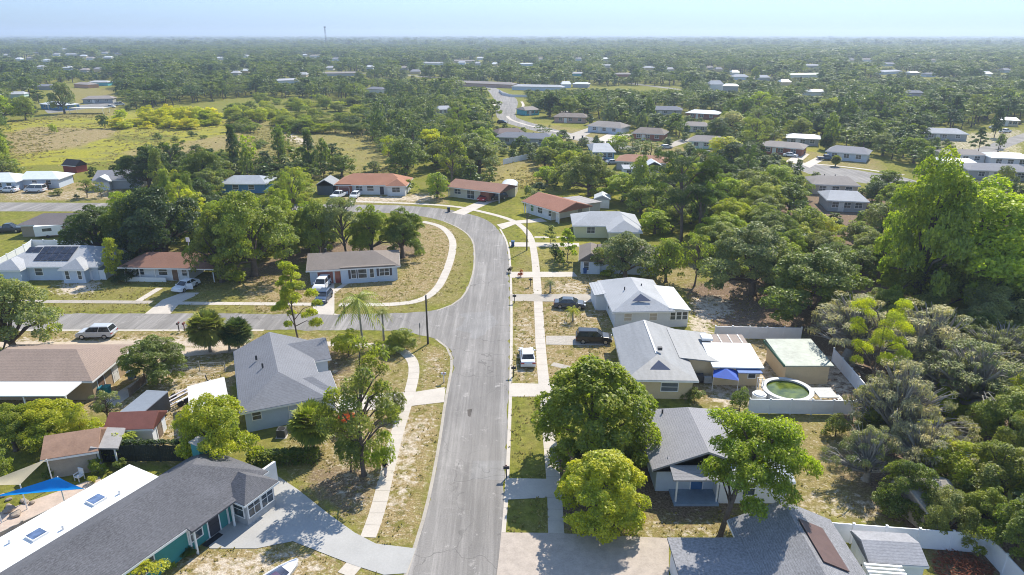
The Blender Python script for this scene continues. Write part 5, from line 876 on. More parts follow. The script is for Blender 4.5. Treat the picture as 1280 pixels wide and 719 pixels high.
def lobes_for(kind,g):
    Ls=[]
    def add(x,y,z,r,rz=None): Ls.append((x,y,z,r,rz or r))
    if kind=='oak':
        nb=g.integers(8,12); sq=g.uniform(.8,1.1); ph=g.uniform(0,6)
        for i in range(nb):
            t=2.39996*i+ph+g.uniform(-.4,.4); u=(i+.6)/nb; up=g.uniform(.85,1.08); br=.33*math.cos(max(0,u*1.2-.3)*PI/2)*g.uniform(.72,1.12); bz=.34+.42*math.sin(max(0,u*1.2-.3)*PI/2)*up; R_=g.uniform(.13,.2)
            cx_,cy_=br*math.cos(t),br*math.sin(t)*sq; add(cx_,cy_,bz,R_*.8,R_*.7)
            for j in range(9):
                d=unit(g.normal(0,1,3)+np.array([cx_*2.2,cy_*2.2,.45])); k=g.uniform(.045,.1); q=R_*g.uniform(.75,1.15); add(cx_+d[0]*q,cy_+d[1]*q,bz+d[2]*q*.85,k,k*.8)
            if u<.6:
                for j in range(2): k=g.uniform(.05,.09); add(cx_*1.15+g.uniform(-.1,.1),cy_*1.15+g.uniform(-.1,.1),bz-g.uniform(.12,.22),k,k*.8)
        add(0,0,.55,.2,.2)
    elif kind=='round':
        for i in range(80):
            t=2.39996*i+g.uniform(-.4,.4); u=(i+.5)/80; rr=.39*math.cos(max(-.3,(u*1.3-.3))*PI/2); z=.34+.53*math.sin(max(-.3,(u*1.3-.3))*PI/2); k=g.uniform(.06,.115); rr*=g.uniform(.92,1.07); add(rr*math.cos(t),rr*math.sin(t),z+g.uniform(-.03,.03),k,k*.85)
        add(0,0,.5,.3,.3)
    elif kind=='loose':
        for i in range(30):
            t=2.4*i+g.uniform(-.5,.5); z=g.uniform(.36,.93); rr=(.42*(1-((z-.55)/.5)**2)**.5 if abs(z-.55)<.5 else .1)*g.uniform(.35,1.08); k=g.uniform(.06,.12); add(rr*math.cos(t),rr*math.sin(t),z,k,k*.75)
    elif kind=='high':
        for i in range(46):
            t=2.4*i+g.uniform(-.5,.5); z=g.uniform(.46,.93); rr=.44*g.uniform(.2,1.05)*(1-max(0,(z-.7)/.3)**2*.6); k=g.uniform(.08,.13); add(rr*math.cos(t),rr*math.sin(t),z,k,k*.6)
    elif kind=='tall':
        for i in range(44):
            t=2.4*i+g.uniform(-.5,.5); z=.2+.76*(i+.5)/44; env=.4*min(1,(1.02-z)*2.2)**.7*(.75+.25*math.sin(z*14)); rr=env*g.uniform(.45,1.08); k=g.uniform(.08,.13); add(rr*math.cos(t),rr*math.sin(t),z,k,k*.6)
    elif kind=='young':
        for i in range(26):
            t=2.4*i+g.uniform(-.5,.5); z=.24+.72*(i+.5)/26; env=.42*(min(1,(1.03-z)*1.7)); rr=env*g.uniform(.3,1.1); k=g.uniform(.06,.11); add(rr*math.cos(t),rr*math.sin(t),z,k,k*.55)
    elif kind=='pine':
        for i in range(24):
            t=2.4*i+g.uniform(-.6,.6); z=.45+.5*(i+.5)/24; env=.42*(1-((z-.66)/.42)**2)**.5; rr=env*g.uniform(.35,1.12); k=g.uniform(.08,.14); add(rr*math.cos(t),rr*math.sin(t),z,k,k*.42)
    elif kind=='bush':
        nb=g.integers(5,9)
        for i in range(nb):
            t=2.4*i+g.uniform(-.5,.5); rb=g.uniform(.05,.3); bz=g.uniform(.25,.68)*(1.1-rb); R_=g.uniform(.14,.22); cx_,cy_=rb*math.cos(t),rb*math.sin(t); add(cx_,cy_,bz,R_*.85,R_)
            for j in range(7): d=unit(g.normal(0,1,3)+np.array([cx_*2,cy_*2,.35])); k=g.uniform(.05,.11); add(cx_+d[0]*R_,cy_+d[1]*R_,max(.1,bz+d[2]*R_*1.1),k,k)
        add(0,0,.3,.26,.26)
    elif kind=='mossy':
        for i in range(11):
            t=2.4*i+g.uniform(-.6,.6); u=(i+.5)/11; rb=.4*math.sqrt(u)*g.uniform(.8,1.1); bz=.45+.42*(1-u)**.7+g.uniform(-.12,.08)
            for j in range(8): d=g.normal(0,.075,3); k=g.uniform(.03,.09); add(rb*math.cos(t)+d[0]*1.7,rb*math.sin(t)+d[1]*1.7,bz+d[2]*1.3,k,k*.5)
    return Ls
def crown_proto(kind,seed,n,leaf,mat):
    g=np.random.default_rng(seed); Ls=np.array(lobes_for(kind,g)); w_=Ls[:,3]**2; w_=w_/w_.sum(); pick=g.choice(len(Ls),size=int(n*1.9),p=w_); Lb=Ls[pick]
    d=unit(g.normal(0,1,(len(pick),3))); d[:,2]=np.where(d[:,2]<-.35,-d[:,2]*.6,d[:,2]); d=unit(d)
    rr=np.where(g.random(len(pick))<.8,g.uniform(.8,1.06,len(pick)),g.uniform(.35,.85,len(pick))) if kind in('oak','round','bush') else g.uniform(.35,1.15,len(pick))
    # ragged lobes
    rr*=1+.12*np.sin(d[:,0]*9+pick)*np.cos(d[:,1]*8+pick*2)
    c=Lb[:,:3]+d*np.stack([Lb[:,3],Lb[:,3],Lb[:,4]],1)*rr[:,None]
    dist=np.stack([((c[:,0]-l[0])/l[3])**2+((c[:,1]-l[1])/l[3])**2+((c[:,2]-l[2])/l[4])**2 for l in Ls],1).min(1)
    c=c[(dist>.42)|(g.random(len(c))<.12)][:n]; cen=np.array([0,0,.5]); k=len(c); out=unit(c-cen); 
    v,q=leaves(c,out,leaf,g,asp=.2 if kind=='mossy' else .3 if kind=='pine' else .62)
    if kind=='mossy':
        m=g.random(k)<.35; v2,q2=leaves(c[m]-np.array([0,0,leaf*1.2]),out[m],leaf*1.25,g,asp=.35,droop=.8); q2=q2+len(v); v=np.vstack([v,v2]); q=np.vstack([q,q2])
    return v,q
def trunk_proto(kind,seed,detail=True):
    g=np.random.default_rng(seed); random.seed(seed); mb=MB(); Ls=lobes_for(kind,np.random.default_rng(seed)); tk={'oak':.036,'round':.034,'loose':.022,'high':.024,'tall':.022,'young':.014,'pine':.022,'bush':.02,'mossy':.058}[kind]
    top={'oak':.42,'round':.4,'loose':.8,'high':.75,'tall':.85,'young':.88,'pine':.9,'bush':.35,'mossy':.36}[kind]
    bend=lambda z:(.03*math.sin(z*5+seed),.03*math.cos(z*4+seed))
    zs=[0,.03,.12,top*.5,top*.8,top]; mb.sm=True
    mb.tube([(*bend(z),z) if z>0 else (*bend(0),-.01) for z in zs],[tk*1.7,tk*1.15,tk,tk*.85,tk*.6,tk*.3 if top>.6 else tk*.55],8)
    if detail:
        step={'oak':5,'round':7,'loose':1,'high':2,'tall':3,'young':2,'pine':2,'bush':9,'mossy':1}[kind]
        for l in Ls[::step]:
            z0=(min(top*.95,max(.18,l[2]-.22-(.15 if kind in('mossy','oak','round') else 0)))); b=bend(z0); m1=((b[0]+l[0])*.5+g.uniform(-.03,.03),(b[1]+l[1])*.5+g.uniform(-.03,.03),(z0+l[2])*.5+(.05 if kind!='mossy' else .0))
            mb.tube([(*b,z0),m1,(l[0],l[1],l[2])],[tk*.5,tk*.32,tk*.1],5,False)
            if kind=='mossy':
                for _ in range(6): e=(l[0]+g.uniform(-.09,.09),l[1]+g.uniform(-.09,.09),l[2]+g.uniform(-.08,.06)); mb.tube([m1,((m1[0]+e[0])/2,(m1[1]+e[1])/2,(m1[2]+e[2])/2+.03+g.uniform(-.03,.05)),e],[tk*.15,tk*.08,tk*.03],4,False)
    return mb
PROTO={}
LOD={'near':(23000,.0215),'mid':(6500,.036),'far':(1500,.07)}
DENS={'oak':1.2,'round':1.55,'high':1.5,'loose':.5,'tall':1,'young':.8,'pine':.8,'bush':.95,'mossy':.4}
def proto(kind,var,lod):
    k=(kind,var,lod)
    if k not in PROTO:
        n,l=LOD[lod]; n=int(n*DENS[kind]); seed=hash_(kind)+var*17
        if kind in('round',): l*=1.12
        if kind=='high': l*=.9
        if kind=='mossy': l*=1.25
        v,q=crown_proto(kind,seed,n,l,LEAF); cm=np_mesh('crown',v,q,[MOSS if kind=='mossy' else LEAF]); tm=trunk_proto(kind,seed,lod!='far').mesh('trunk'); tm.materials.append(GREYBARK if kind in('mossy',) else BARK); PROTO[k]=(tm,cm)
    return PROTO[k]
def hash_(s): return sum(ord(c)*(i+3) for i,c in enumerate(s))
NAMES={'oak':('oak_tree','tree'),'round':('round_tree','tree'),'loose':('loose_crowned_tree','tree'),'high':('leaning_tree','tree'),'tall':('tall_tree','tree'),'young':('young_tree','tree'),'pine':('pine_tree','tree'),'bush':('bush','bush'),'mossy':('mossy_oak_tree','tree')}
TREES=[]   # placed trees for labelling and spacing
def tree(kind,x,y,wd,ht,col,label=None,lod=None,rot=None,lean=(0,0),group=None,lm=None):
    z=proj(x,y,0)[2]; wp_=wd*F/z; lod=lod or ('near' if wp_>58 else 'mid' if wp_>24 else 'far'); tm,cm=proto(kind,random.randrange(3 if lod!='near' else 2),lod)
    nm,ct=NAMES[kind]; t=thing(nm,label or '',ct,(x,y),0,group); t.rotation_euler=(R(lean[0]),R(lean[1]),random.random()*6.28 if rot is None else R(rot)); t.scale=(wd,wd*random.uniform(.92,1.08),ht)
    a=bpy.data.objects.new('trunk',tm); COL.objects.link(a); a.parent=t; b=bpy.data.objects.new('crown',cm); COL.objects.link(b); b.parent=t; b.color=(*col,1)
    TREES.append((t,x,y,wd,ht,kind,col,label)); 
    if lm: LANDMARKS.append((lm,*proj(x,y,0)[:2],x,y))
    return t
def T(kind,bx,by,top,wpx,col,label,lean=(0,0),lm=None,rot=None,hs=1):
    x,y=P(bx,by); z=proj(x,y,4)[2]; wd=wpx*z/F; a=math.atan2(H-5,y); h=zat(y,top)-wd*.42*(1/math.cos(a)-1); return tree(kind,x,y,wd,max(h*hs,wd*.45),col,label,lean=lean,lm=lm,rot=rot)
G_MID=(.165,.2,.055);G_YEL=(.35,.36,.045);G_LITE=(.245,.275,.055);G_DARK=(.085,.12,.045);G_GREY=(.22,.24,.125);G_MOSS=(.42,.385,.3);G_OLIVE=(.215,.23,.075);G_GOLD=(.44,.42,.05);G_BRIGHT=(.3,.345,.045);G_DEEP=(.06,.09,.04)
# --- left foreground and middle
T('oak',22,446,330,124,(.27,.29,.15),'spreading grey green oak at the left edge by the side street')
T('oak',197,478,415,80,G_MID,'bushy mid green tree behind the tan house patio')
T('young',372,424,326,74,G_YEL,'thin young yellow green tree in front of maroon garage house',lm='thin young yellow tree')
T('bush',437,446,405,52,G_YEL,'dense yellow green bush at the queen palm foot'); T('bush',497,437,413,62,G_LITE,'low pale green bush between palms and corner sidewalk')
T('loose',457,592,425,122,G_OLIVE,'tall feathery olive green tree on left lawn casting long shadow',lm='tall feathery tree on the left lawn',rot=20)
T('bush',440,590,528,52,G_MID,'leafy green bush left of the feathery tree trunk'); T('bush',478,588,530,46,G_BRIGHT,'leafy green bush right of the feathery tree trunk'); T('bush',497,520,482,38,G_OLIVE,'small olive bush at the corner driveway sidewalk')
T('oak',274,586,480,112,G_YEL,'sunny yellow green tree in front of low white shed',lm='sunny yellow tree by the white shed'); T('bush',250,578,535,60,G_YEL,'low yellow green bush under the sunny yellow tree')
T('oak',62,556,492,96,G_YEL,'yellow green tree above the garden shed roof'); T('oak',22,562,497,76,G_LITE,'left tree of the leafy bank above the garden shed'); T('bush',108,560,502,62,G_YEL,'rounded yellow bush left of small red roofed shed'); T('bush',152,566,536,50,G_BRIGHT,'bright bush hiding the red roofed shed front'); T('loose',136,527,487,38,G_GREY,'small grey green tree left of the cargo trailer')
T('oak',-4,606,545,48,G_LITE,'bright leafy tree cut by left edge near beige sail'); T('bush',122,592,570,26,G_BRIGHT,'round clipped bush in the teal house garden'); T('bush',153,586,570,22,G_MID,'small bush by the vine grown fence'); T('bush',63,598,581,18,G_MID,'potted green bush by the garden shed post'); T('bush',116,603,592,14,G_YEL,'tiny yellow bush right of the garden chair')
T('loose',168,728,686,100,G_YEL,'wispy yellow green shrub at the teal house front wall'); T('bush',208,711,702,24,G_YEL,'small yellow shrub right of the wispy shrub'); T('bush',234,694,683,28,G_DARK,'dark low shrub under the teal house window'); 
T('oak',505,322,254,60,G_MID,'rightmost green tree of the row behind maroon garage house'); T('oak',466,322,250,62,G_LITE,'second tree from right behind maroon garage house'); T('loose',432,322,246,66,G_GREY,'grey green tree third from right behind maroon garage house'); T('oak',398,322,242,60,G_LITE,'fourth tree from right behind maroon garage house'); T('bush',452,322,280,44,G_BRIGHT,'low bright bush among row behind maroon garage house'); T('bush',523,318,300,18,G_MID,'tiny bush at right end of the tree row')
T('oak',316,346,230,108,G_LITE,'huge yellow green oak right of the brown hip roofed house',lm='huge yellow green oak'); T('oak',277,352,255,70,G_OLIVE,'olive oak shading the carport end of brown hip house'); T('oak',355,325,240,64,G_LITE,'rounded light green tree right of the huge oak'); T('bush',300,354,335,24,G_BRIGHT,'small bright bush beside the shaded carport')
T('oak',206,326,226,112,G_DEEP,'great dark oak behind the brown hip roofed house',lm='great dark oak'); T('oak',125,322,252,82,G_DARK,'dark oak left of the great dark oak'); T('oak',165,326,243,74,G_MID,'mid green oak in front of the great dark oak'); T('tall',146,350,297,36,G_YEL,'slim bright green tree left of brown hip roofed house'); T('bush',158,352,330,34,G_DEEP,'dark shrub at the brown hip house porch')
T('oak',190,236,180,68,G_DEEP,'dense dark oak left of small blue house'); T('oak',260,240,180,66,G_MID,'airy green oak in front of the small blue house'); T('loose',110,247,224,26,G_GREY,'grey green street tree in front of white gabled house'); T('loose',127,247,226,18,G_OLIVE,'smaller street tree beside grey green street tree'); T('bush',96,248,242,9,G_DEEP,'small dark bush at upper street kerb'); T('bush',72,244,239,20,G_OLIVE,'low planted ring of shrubs on bare lawn')
T('oak',365,250,218,58,G_LITE,'pale green rounded tree left of long orange roofed house'); T('oak',345,225,205,50,G_DEEP,'dark low tree beyond small blue house'); T('oak',370,222,200,48,G_DEEP,'dark tree cluster member above pale rounded tree'); T('bush',378,254,238,30,G_YEL,'yellow bush before the dark metal carport shed'); T('oak',428,221,190,40,G_MID,'green tree behind the left end of orange brown roof'); T('oak',467,215,200,22,G_GREY,'pale small tree behind orange brown roof middle')
T('oak',547,248,213,34,G_BRIGHT,'bright green tree between long house and carport house'); T('bush',565,220,193,30,G_GOLD,'golden yellow bush behind the carport house roof'); T('oak',508,218,170,54,G_MID,'green spreading tree behind orange brown roof'); T('oak',598,219,168,60,G_GREY,'large grey green oak left of the white backyard fence',lm='large grey oak'); T('young',407,238,224,18,G_MID,'small tree by the brick garage'); T('young',482,238,223,20,G_BRIGHT,'small round tree at long house front door'); T('young',512,240,224,22,G_LITE,'small tree at right end of the long house')
T('bush',430,262,243,22,G_OLIVE,'olive shrub by upper street verge')
# --- right side
T('round',742,578,438,158,(.25,.28,.055),'big round dense tree over the right sidewalk',lm='big round tree',rot=10)
T('round',752,654,556,116,(.41,.41,.045),'yellow green bushy tree beside the wide paver driveway',lm='yellow bushy tree'); T('bush',772,652,606,52,G_YEL,'low yellow bush at the bushy tree foot')
T('high',897,672,492,146,(.25,.295,.05),'tall sunlit tree with leaning trunk over blue porch house',lean=(0,15),lm='tall leaning tree',rot=0); T('bush',925,484+30,478,30,G_MID,'green bush at the cream house corner'); T('bush',868,502,482,26,G_MID,'small green shrub by grey metal roof house wall')
T('bush',725,580,548,30,G_DEEP,'dark shrub left under the big round tree'); T('bush',790,585,556,40,G_OLIVE,'olive shrub right under the big round tree')
T('oak',782,350,284,84,G_GREY,'spreading grey green tree before the half hidden white house',lm='spreading grey tree'); T('oak',832,352,290,50,G_LITE,'light green tree right of spreading grey tree'); T('loose',868,358,290,52,G_LITE,'airy green tree above brown leaf yard'); T('pine',848,302,183,92,G_DEEP,'tall dark pine standing behind the right lawns',lm='tall dark pine'); T('pine',872,300,196,66,G_DARK,'shorter pine right of the tall dark pine')
T('oak',936,368,268,124,G_GREY,'broad grey green oak at the brown leaf yard',lm='broad grey oak'); T('oak',1018,402,300,142,G_MID,'wide green oak above the upper vinyl fence',lm='wide green oak'); T('oak',985,372,310,70,G_DARK,'dark oak between the broad grey oak and wide green oak')
T('oak',1143,398,165,128,(.27,.31,.05),'towering dark green tree left of the golden giant',lm='towering green tree'); T('oak',1206,396,203,182,(.34,.395,.045),'giant sunny yellow green tree at upper right',lm='golden giant'); T('oak',1165,405,320,90,G_OLIVE,'olive tree in front of the towering green tree'); T('oak',1262,408,345,80,G_DARK,'dark green tree below the golden giant at right edge'); T('oak',1225,400,300,80,G_LITE,'light tree tucked under the golden giant')
T('bush',857,497,484,20,G_MID,'tiny shrub beside the cream front wall')
for a in [(1062,450,372,118,G_MOSS,'silvery moss hung oak above the pool fences'),(1150,482,385,150,G_MOSS,'largest silvery moss oak with bare forked trunk'),(1205,520,430,150,G_GREY,'grey green moss oak right of the forked one'),(1112,560,455,110,G_MOSS,'thin mossy oak at the back yard edge'),(1245,470,402,100,G_GREY,'mossy oak at the right edge below dark trees'),(1080,600,535,74,G_GREY,'low twiggy grey tree shading the back lawn'),(1150,600,520,90,G_MOSS,'half bare grey oak above the old shed')]: T('mossy',*a)
for i,a in enumerate([(1185,620,540,100,G_YEL,'yellow olive tree behind the old shed'),(1245,640,545,110,G_OLIVE,'olive green tree right of the old shed'),(1280,600,500,90,G_OLIVE,'olive tree cut by the right edge'),(1130,640,570,70,G_MID,'green tree left of the old shed'),(1265,712,610,90,G_MID,'leafy tree outside the white corner fence'),(1225,668,600,70,G_LITE,'light green tree touching the white corner fence'),(1090,548,500,50,G_OLIVE,'olive tree at back lawn corner'),(1270,540,455,70,G_YEL,'yellow green tree by the right edge mossy oak'),(1190,470,420,60,G_DARK,'dark tree behind the forked moss oak')]): T('oak',*a)
T('oak',1178,672,606,72,G_OLIVE,'olive tree leaning over the old shed roof'); T('bush',1115,648,610,50,G_MID,'green bush between old shed and leaf yard'); T('bush',1210,625,595,46,G_BRIGHT,'bright green bush above the white corner fence'); T('bush',1160,560,520,60,G_YEL,'yellow bush under the half bare grey oak'); T('bush',1125,545,500,56,G_BRIGHT,'bright bush at the foot of the mossy oaks'); T('bush',1100,505,465,60,G_LITE,'light bush in the gap below the pool side moss oak'); T('bush',1180,520,478,64,G_BRIGHT,'bright bush showing through the moss oaks'); T('bush',1230,500,462,60,G_YEL,'yellow green bush behind the right moss oak'); T('bush',1045,545,512,40,G_OLIVE,'olive shrub at the corner of back lawn and vinyl fence'); T('bush',1165,430,385,56,G_DEEP,'dark bush in the tree gap under the towering tree')
T('young',709,327,285,36,G_BRIGHT,'young bright tree on the lawn below yellow house'); T('young',688,305,281,22,G_GREY,'small grey sapling near the bending sidewalk'); T('bush',695,324,302,22,G_DEEP,'dark green conifer bush on right lawn'); T('young',700,335,315,18,G_OLIVE,'small olive sapling below the dark conifer bush'); T('bush',637,341,332,9,(.04,.03,.03),'dark purple shrub near the road edge'); T('bush',651,346,336,8,(.35,.08,.02),'tiny orange red shrub near the road edge')
T('bush',760,345,335,22,G_BRIGHT,'bright bush between the two white right houses'); T('bush',668,254,236,26,G_GREY,'pale shrubby tree by the arched shed'); T('bush',660,246,230,16,G_MID,'small green tree behind pale shrubby tree'); T('oak',683,230,205,36,G_BRIGHT,'bright green tree behind the rust brown roof'); T('young',693,238,222,14,G_DARK,'tiny dark tree behind the rust brown roof')
T('bush',705,208,183,30,G_MID,'round green bush by the white backyard fence end'); T('oak',692,200,165,40,G_BRIGHT,'bright tree at the fence corner'); T('oak',735,245,184,64,G_OLIVE,'olive tree above pale yellow house',lm='olive tree by the yellow house'); T('oak',778,252,213,64,G_BRIGHT,'bright green tree right of pale yellow house'); T('oak',712,236,200,52,G_OLIVE,'olive tree behind the rust brown house porch'); T('bush',772,190,166,40,G_BRIGHT,'bright round tree right of the bright blue house')
T('oak',688,146,113,38,G_DEEP,'huge round dark oak beside the pink brick house',lm='huge round oak'); T('oak',735,142,118,34,G_OLIVE,'olive oak behind right end of pink brick house'); T('oak',652,190,168,24,G_DARK,'dark tree beside dark walled house'); T('oak',703,178,160,18,G_DARK,'small street tree on the upper street'); T('oak',912,172,136,46,G_MOSS,'pale grey bare looking tree right of white metal roof',lm='pale bare tree'); T('oak',905,205,168,54,G_GOLD,'golden green tree below the mint house'); T('oak',800,258,190,0.1+40,G_LITE,'light tree below the cream gabled shed') 
T('oak',82,142,97,30,G_GREY,'dark spreading oak beside the pole barn'); T('bush',131,160,140,18,G_DARK,'dark cone shaped bush in the open meadow'); T('bush',68,167,152,10,G_BRIGHT,'small upright bush alone in the meadow'); T('oak',5,152,115,30,G_BRIGHT,'bright tree at left edge of meadow'); T('oak',33,150,118,26,G_LITE,'light tree before the blue house with white roof'); T('bush',5,212,160,34,G_LITE,'leafy tree at the left edge below meadow'); T('oak',205,128,98,0.1+40,G_DARK,'dark tree at the forest foot')
T('young',1222,190,158,26,G_DARK,'open street tree before white hedge house'); T('oak',1250,186,165,12,G_MID,'small round tree on far right verge'); T('tall',1243,172,133,22,G_DEEP,'dark conifer beside the far right street')
T('oak',1255,230,205,22,G_OLIVE,'olive round tree in front of long slate house')
# yellow meadow shrubs and green swamp shrubs
for i in range(34):
    px=random.uniform(146,272); py=random.uniform(149,164); x,y=P(px,py); w_=random.uniform(7,13); tree('bush',x,y,w_,w_*random.uniform(.5,.7)*(1.15 if py<156 else .7),random.choice([(.55,.48,.02),(.48,.45,.025),(.38,.4,.03)]),'')
for i in range(70):
    px=random.uniform(290,450); py=random.uniform(124,166)+(px-300)*.02; x,y=P(px,py); w_=random.uniform(7,13); tree('bush',x,y,w_,w_*random.uniform(.4,.6),random.choice([G_LITE,G_MID,G_OLIVE,G_YEL,G_LITE]),'')
for i in range(16):
    px=random.uniform(190,330); py=random.uniform(170,200); x,y=P(px,py); w_=random.uniform(3,6); tree('bush',x,y,w_,w_*random.uniform(.4,.6),random.choice([G_DARK,G_MID,G_OLIVE]),'')
# ------------------------------------------------------------------ palms
def frond_mesh(kind,seed):
    g=np.random.default_rng(seed); vs=[];qs=[]
    def quad(a,b,c,d):
        k=len(vs); vs.extend([a,b,c,d]); qs.append((k,k+1,k+2,k+3))
    if kind=='queen':
        for f in range(22):
            az=2.4*f+g.uniform(-.2,.2); el=g.uniform(-.35,1.1); L_=g.uniform(.85,1.1); dirh=np.array([math.cos(az),math.sin(az),0]); side=np.array([-math.sin(az),math.cos(az),0]); n=14; pts=[]
            for i in range(n+1):
                s=i/n; pts.append(dirh*(L_*s*math.cos(el*(1-s*.6)))+np.array([0,0,L_*(math.sin(el)*s-.75*s*s)]))
            for i in range(1,n):
                p=pts[i]; ln=.30*math.sin(PI*min(1,(i/n)*.85+.15)); d=(pts[i+1]-pts[i])
                for sg in (-1,1):
                    e=p+side*sg*ln*.8+d*1.3+np.array([0,0,-ln*.5]); quad(p-d*.28,p+d*.28,e+d*.05,e-d*.05)
                quad(p-side*.012,pts[i+1]-side*.01,pts[i+1]+side*.01,p+side*.012)
    else:
        for f in range(64):
            az=2.4*f+g.uniform(-.3,.3); el=math.asin(max(-.75,min(.97,1-1.75*(f+.5)/64))); d=np.array([math.cos(az)*math.cos(el),math.sin(az)*math.cos(el),math.sin(el)]); side=np.array([-math.sin(az),math.cos(az),0]); up=np.cross(d,side); st=d*.45*g.uniform(.85,1.1)
            quad(d*.05-side*.01,st-side*.008,st+side*.008,d*.05+side*.01)
            for k in range(13):
                t=-1.35+2.7*k/12; q=(d*math.cos(t)+side*math.sin(t)); l=.55*g.uniform(.8,1.05)*(1-.25*abs(t)/1.35); w_=side*math.cos(t)*.05-d*math.sin(t)*.05; tip=st+q*l+np.array([0,0,-.16*l-.1*abs(t)*l])+up*.05*l; mid=st+q*l*.55
                quad(st,mid-w_,tip,mid+w_)
    return np_mesh('crown',np.array(vs),np.array(qs),[leafmat('palm_leaf',trans=.25)])
PALM={}
def palm(label,bx,by,top,wpx,kind,col,skirt=True,cat='palm'):
    x,y=P(bx,by); z=proj(x,y,3)[2]; r_=wpx*z/F/2; h=max(zat(y,top)-r_*(.55 if kind=='queen' else .85 if r_>1.4 else .3),.4)
    if kind=='fan' and r_>1.4: h=min(h,max(r_*1.2,1.2))
    if kind not in PALM: PALM[kind]=frond_mesh(kind,5 if kind=='queen' else 9)
    t=thing('palm_tree',label,cat,(x,y)); tr=.13 if kind=='queen' else .17; tr=min(tr,r_*.15); b=random.uniform(-.15,.15)
    m=MB(); m.sm=True; m.tube([(0,0,-.02),(b*.3,0,h*.3),(b*.8,0,h*.7),(b,0,h)],[tr*1.35,tr,tr*.95,tr*1.1],8); link('trunk',m,GREYBARK,t)
    c=bpy.data.objects.new('crown',PALM[kind]); COL.objects.link(c); c.parent=t; c.location=(b,0,h); c.scale=(r_/.95,)*3; c.rotation_euler=(0,0,random.random()*6); c.color=(*col,1)
    if skirt and kind!='queen' and r_>1.4:
        s=bpy.data.objects.new('dead_fronds',PALM[kind]); COL.objects.link(s); s.parent=t; s.location=(b,0,h-r_*.12); s.scale=(r_*.85,r_*.85,-r_*1.0); s.color=(.27,.26,.12,1)
    TREES.append((t,x,y,r_*2,h,'palm',col,label)); return t
palm('slender queen palm with long drooping fronds by the side street',454,436,358,66,'queen',G_LITE); palm('short leaning queen palm right of the taller one',480,428,383,26,'queen',G_OLIVE)
palm('shaggy fan palm in front of the plain white wall',392,562,492,66,'fan',G_LITE); palm('bushy fan palm beside dark mailboxes',263,440,383,56,'fan',G_OLIVE); palm('narrow dark fan palm right of the bushy one',299,438,378,44,'fan',G_DARK); palm('small pale agave like palm between two fan palms',287,439,421,20,'fan',G_GREY)
palm('silvery fan palm under the big round tree',748,588,548,56,'fan',G_GREY); palm('small fan palm beside the silvery one',775,590,566,34,'fan',G_OLIVE); palm('pale topped little palm on the dry right lawn',688,366,348,17,'queen',G_GREY); palm('small yellow palm by the grey sedan',716,402,381,23,'queen',G_YEL)
palm('fan palm at the edge of the back lawn',1086,555,512,44,'fan',G_OLIVE); palm('fan palm by the side street white house',1044,208,182,14,'fan',G_OLIVE); palm('fan palm before the white flat roofed grey house',1032,188,168,20,'fan',G_DARK); palm('tall fan palm beside pale olive grove',778,158,140,14,'fan',G_LITE); palm('small palm by the long reddish house',822,196,181,12,'fan',G_GREY)
# bougainvillea, hedge
t=T('bush',440,535,508,46,(.5,.1,.02),'orange red flowering bush on the corner driveway'); t.name='flowering_bush'
def hedge(label,pts,h,wd,col):
    w_=[Vector((*p,0)) for p in pts]; o=w_[0]; g=np.random.default_rng(3); cs=[]
    for a,b in zip(w_,w_[1:]):
        ln=(b-a).length; n=int(ln*wd*h*330); d=(b-a).normalized(); s=Vector((-d.y,d.x,0))
        for _ in range(n):
            u,v_,z=g.uniform(-.02,1.02),g.uniform(-.5,.5),g.uniform(.05,1); k=g.random()
            if k<.45: z=1+g.normal(0,.04)
            elif k<.9: v_=math.copysign(.5+g.normal(0,.04),v_)
            p=a+d*ln*u+s*wd*v_-o; cs.append((p.x,p.y,z*h))
    c=np.array(cs); v,q=leaves(c,np.tile([0,0,1.0],(len(c),1)),.24,g); t=thing('hedge',label,'hedge',o); b=link('foliage',np_mesh('foliage',v,q,[LEAF]),None,t); b.color=(*col,1)
    st=MB()
    for a,b_ in zip(w_,w_[1:]):
        n=max(2,int((b_-a).length/1.2))
        for i in range(n): p=a.lerp(b_,(i+.5)/n)-o; st.tube([p,p+Vector((0,0,h*.8))],.05,5)
    link('stems',st,BARK,t)
hedge('clipped green hedge between fan palm and white wing wall',W([(312,580),(348,580),(398,577)]),1.3,1.0,G_MID)
hedge('ivy hedge on the dark garden fence',W([(118,575),(170,574),(230,574)]),1.9,.5,G_DEEP)
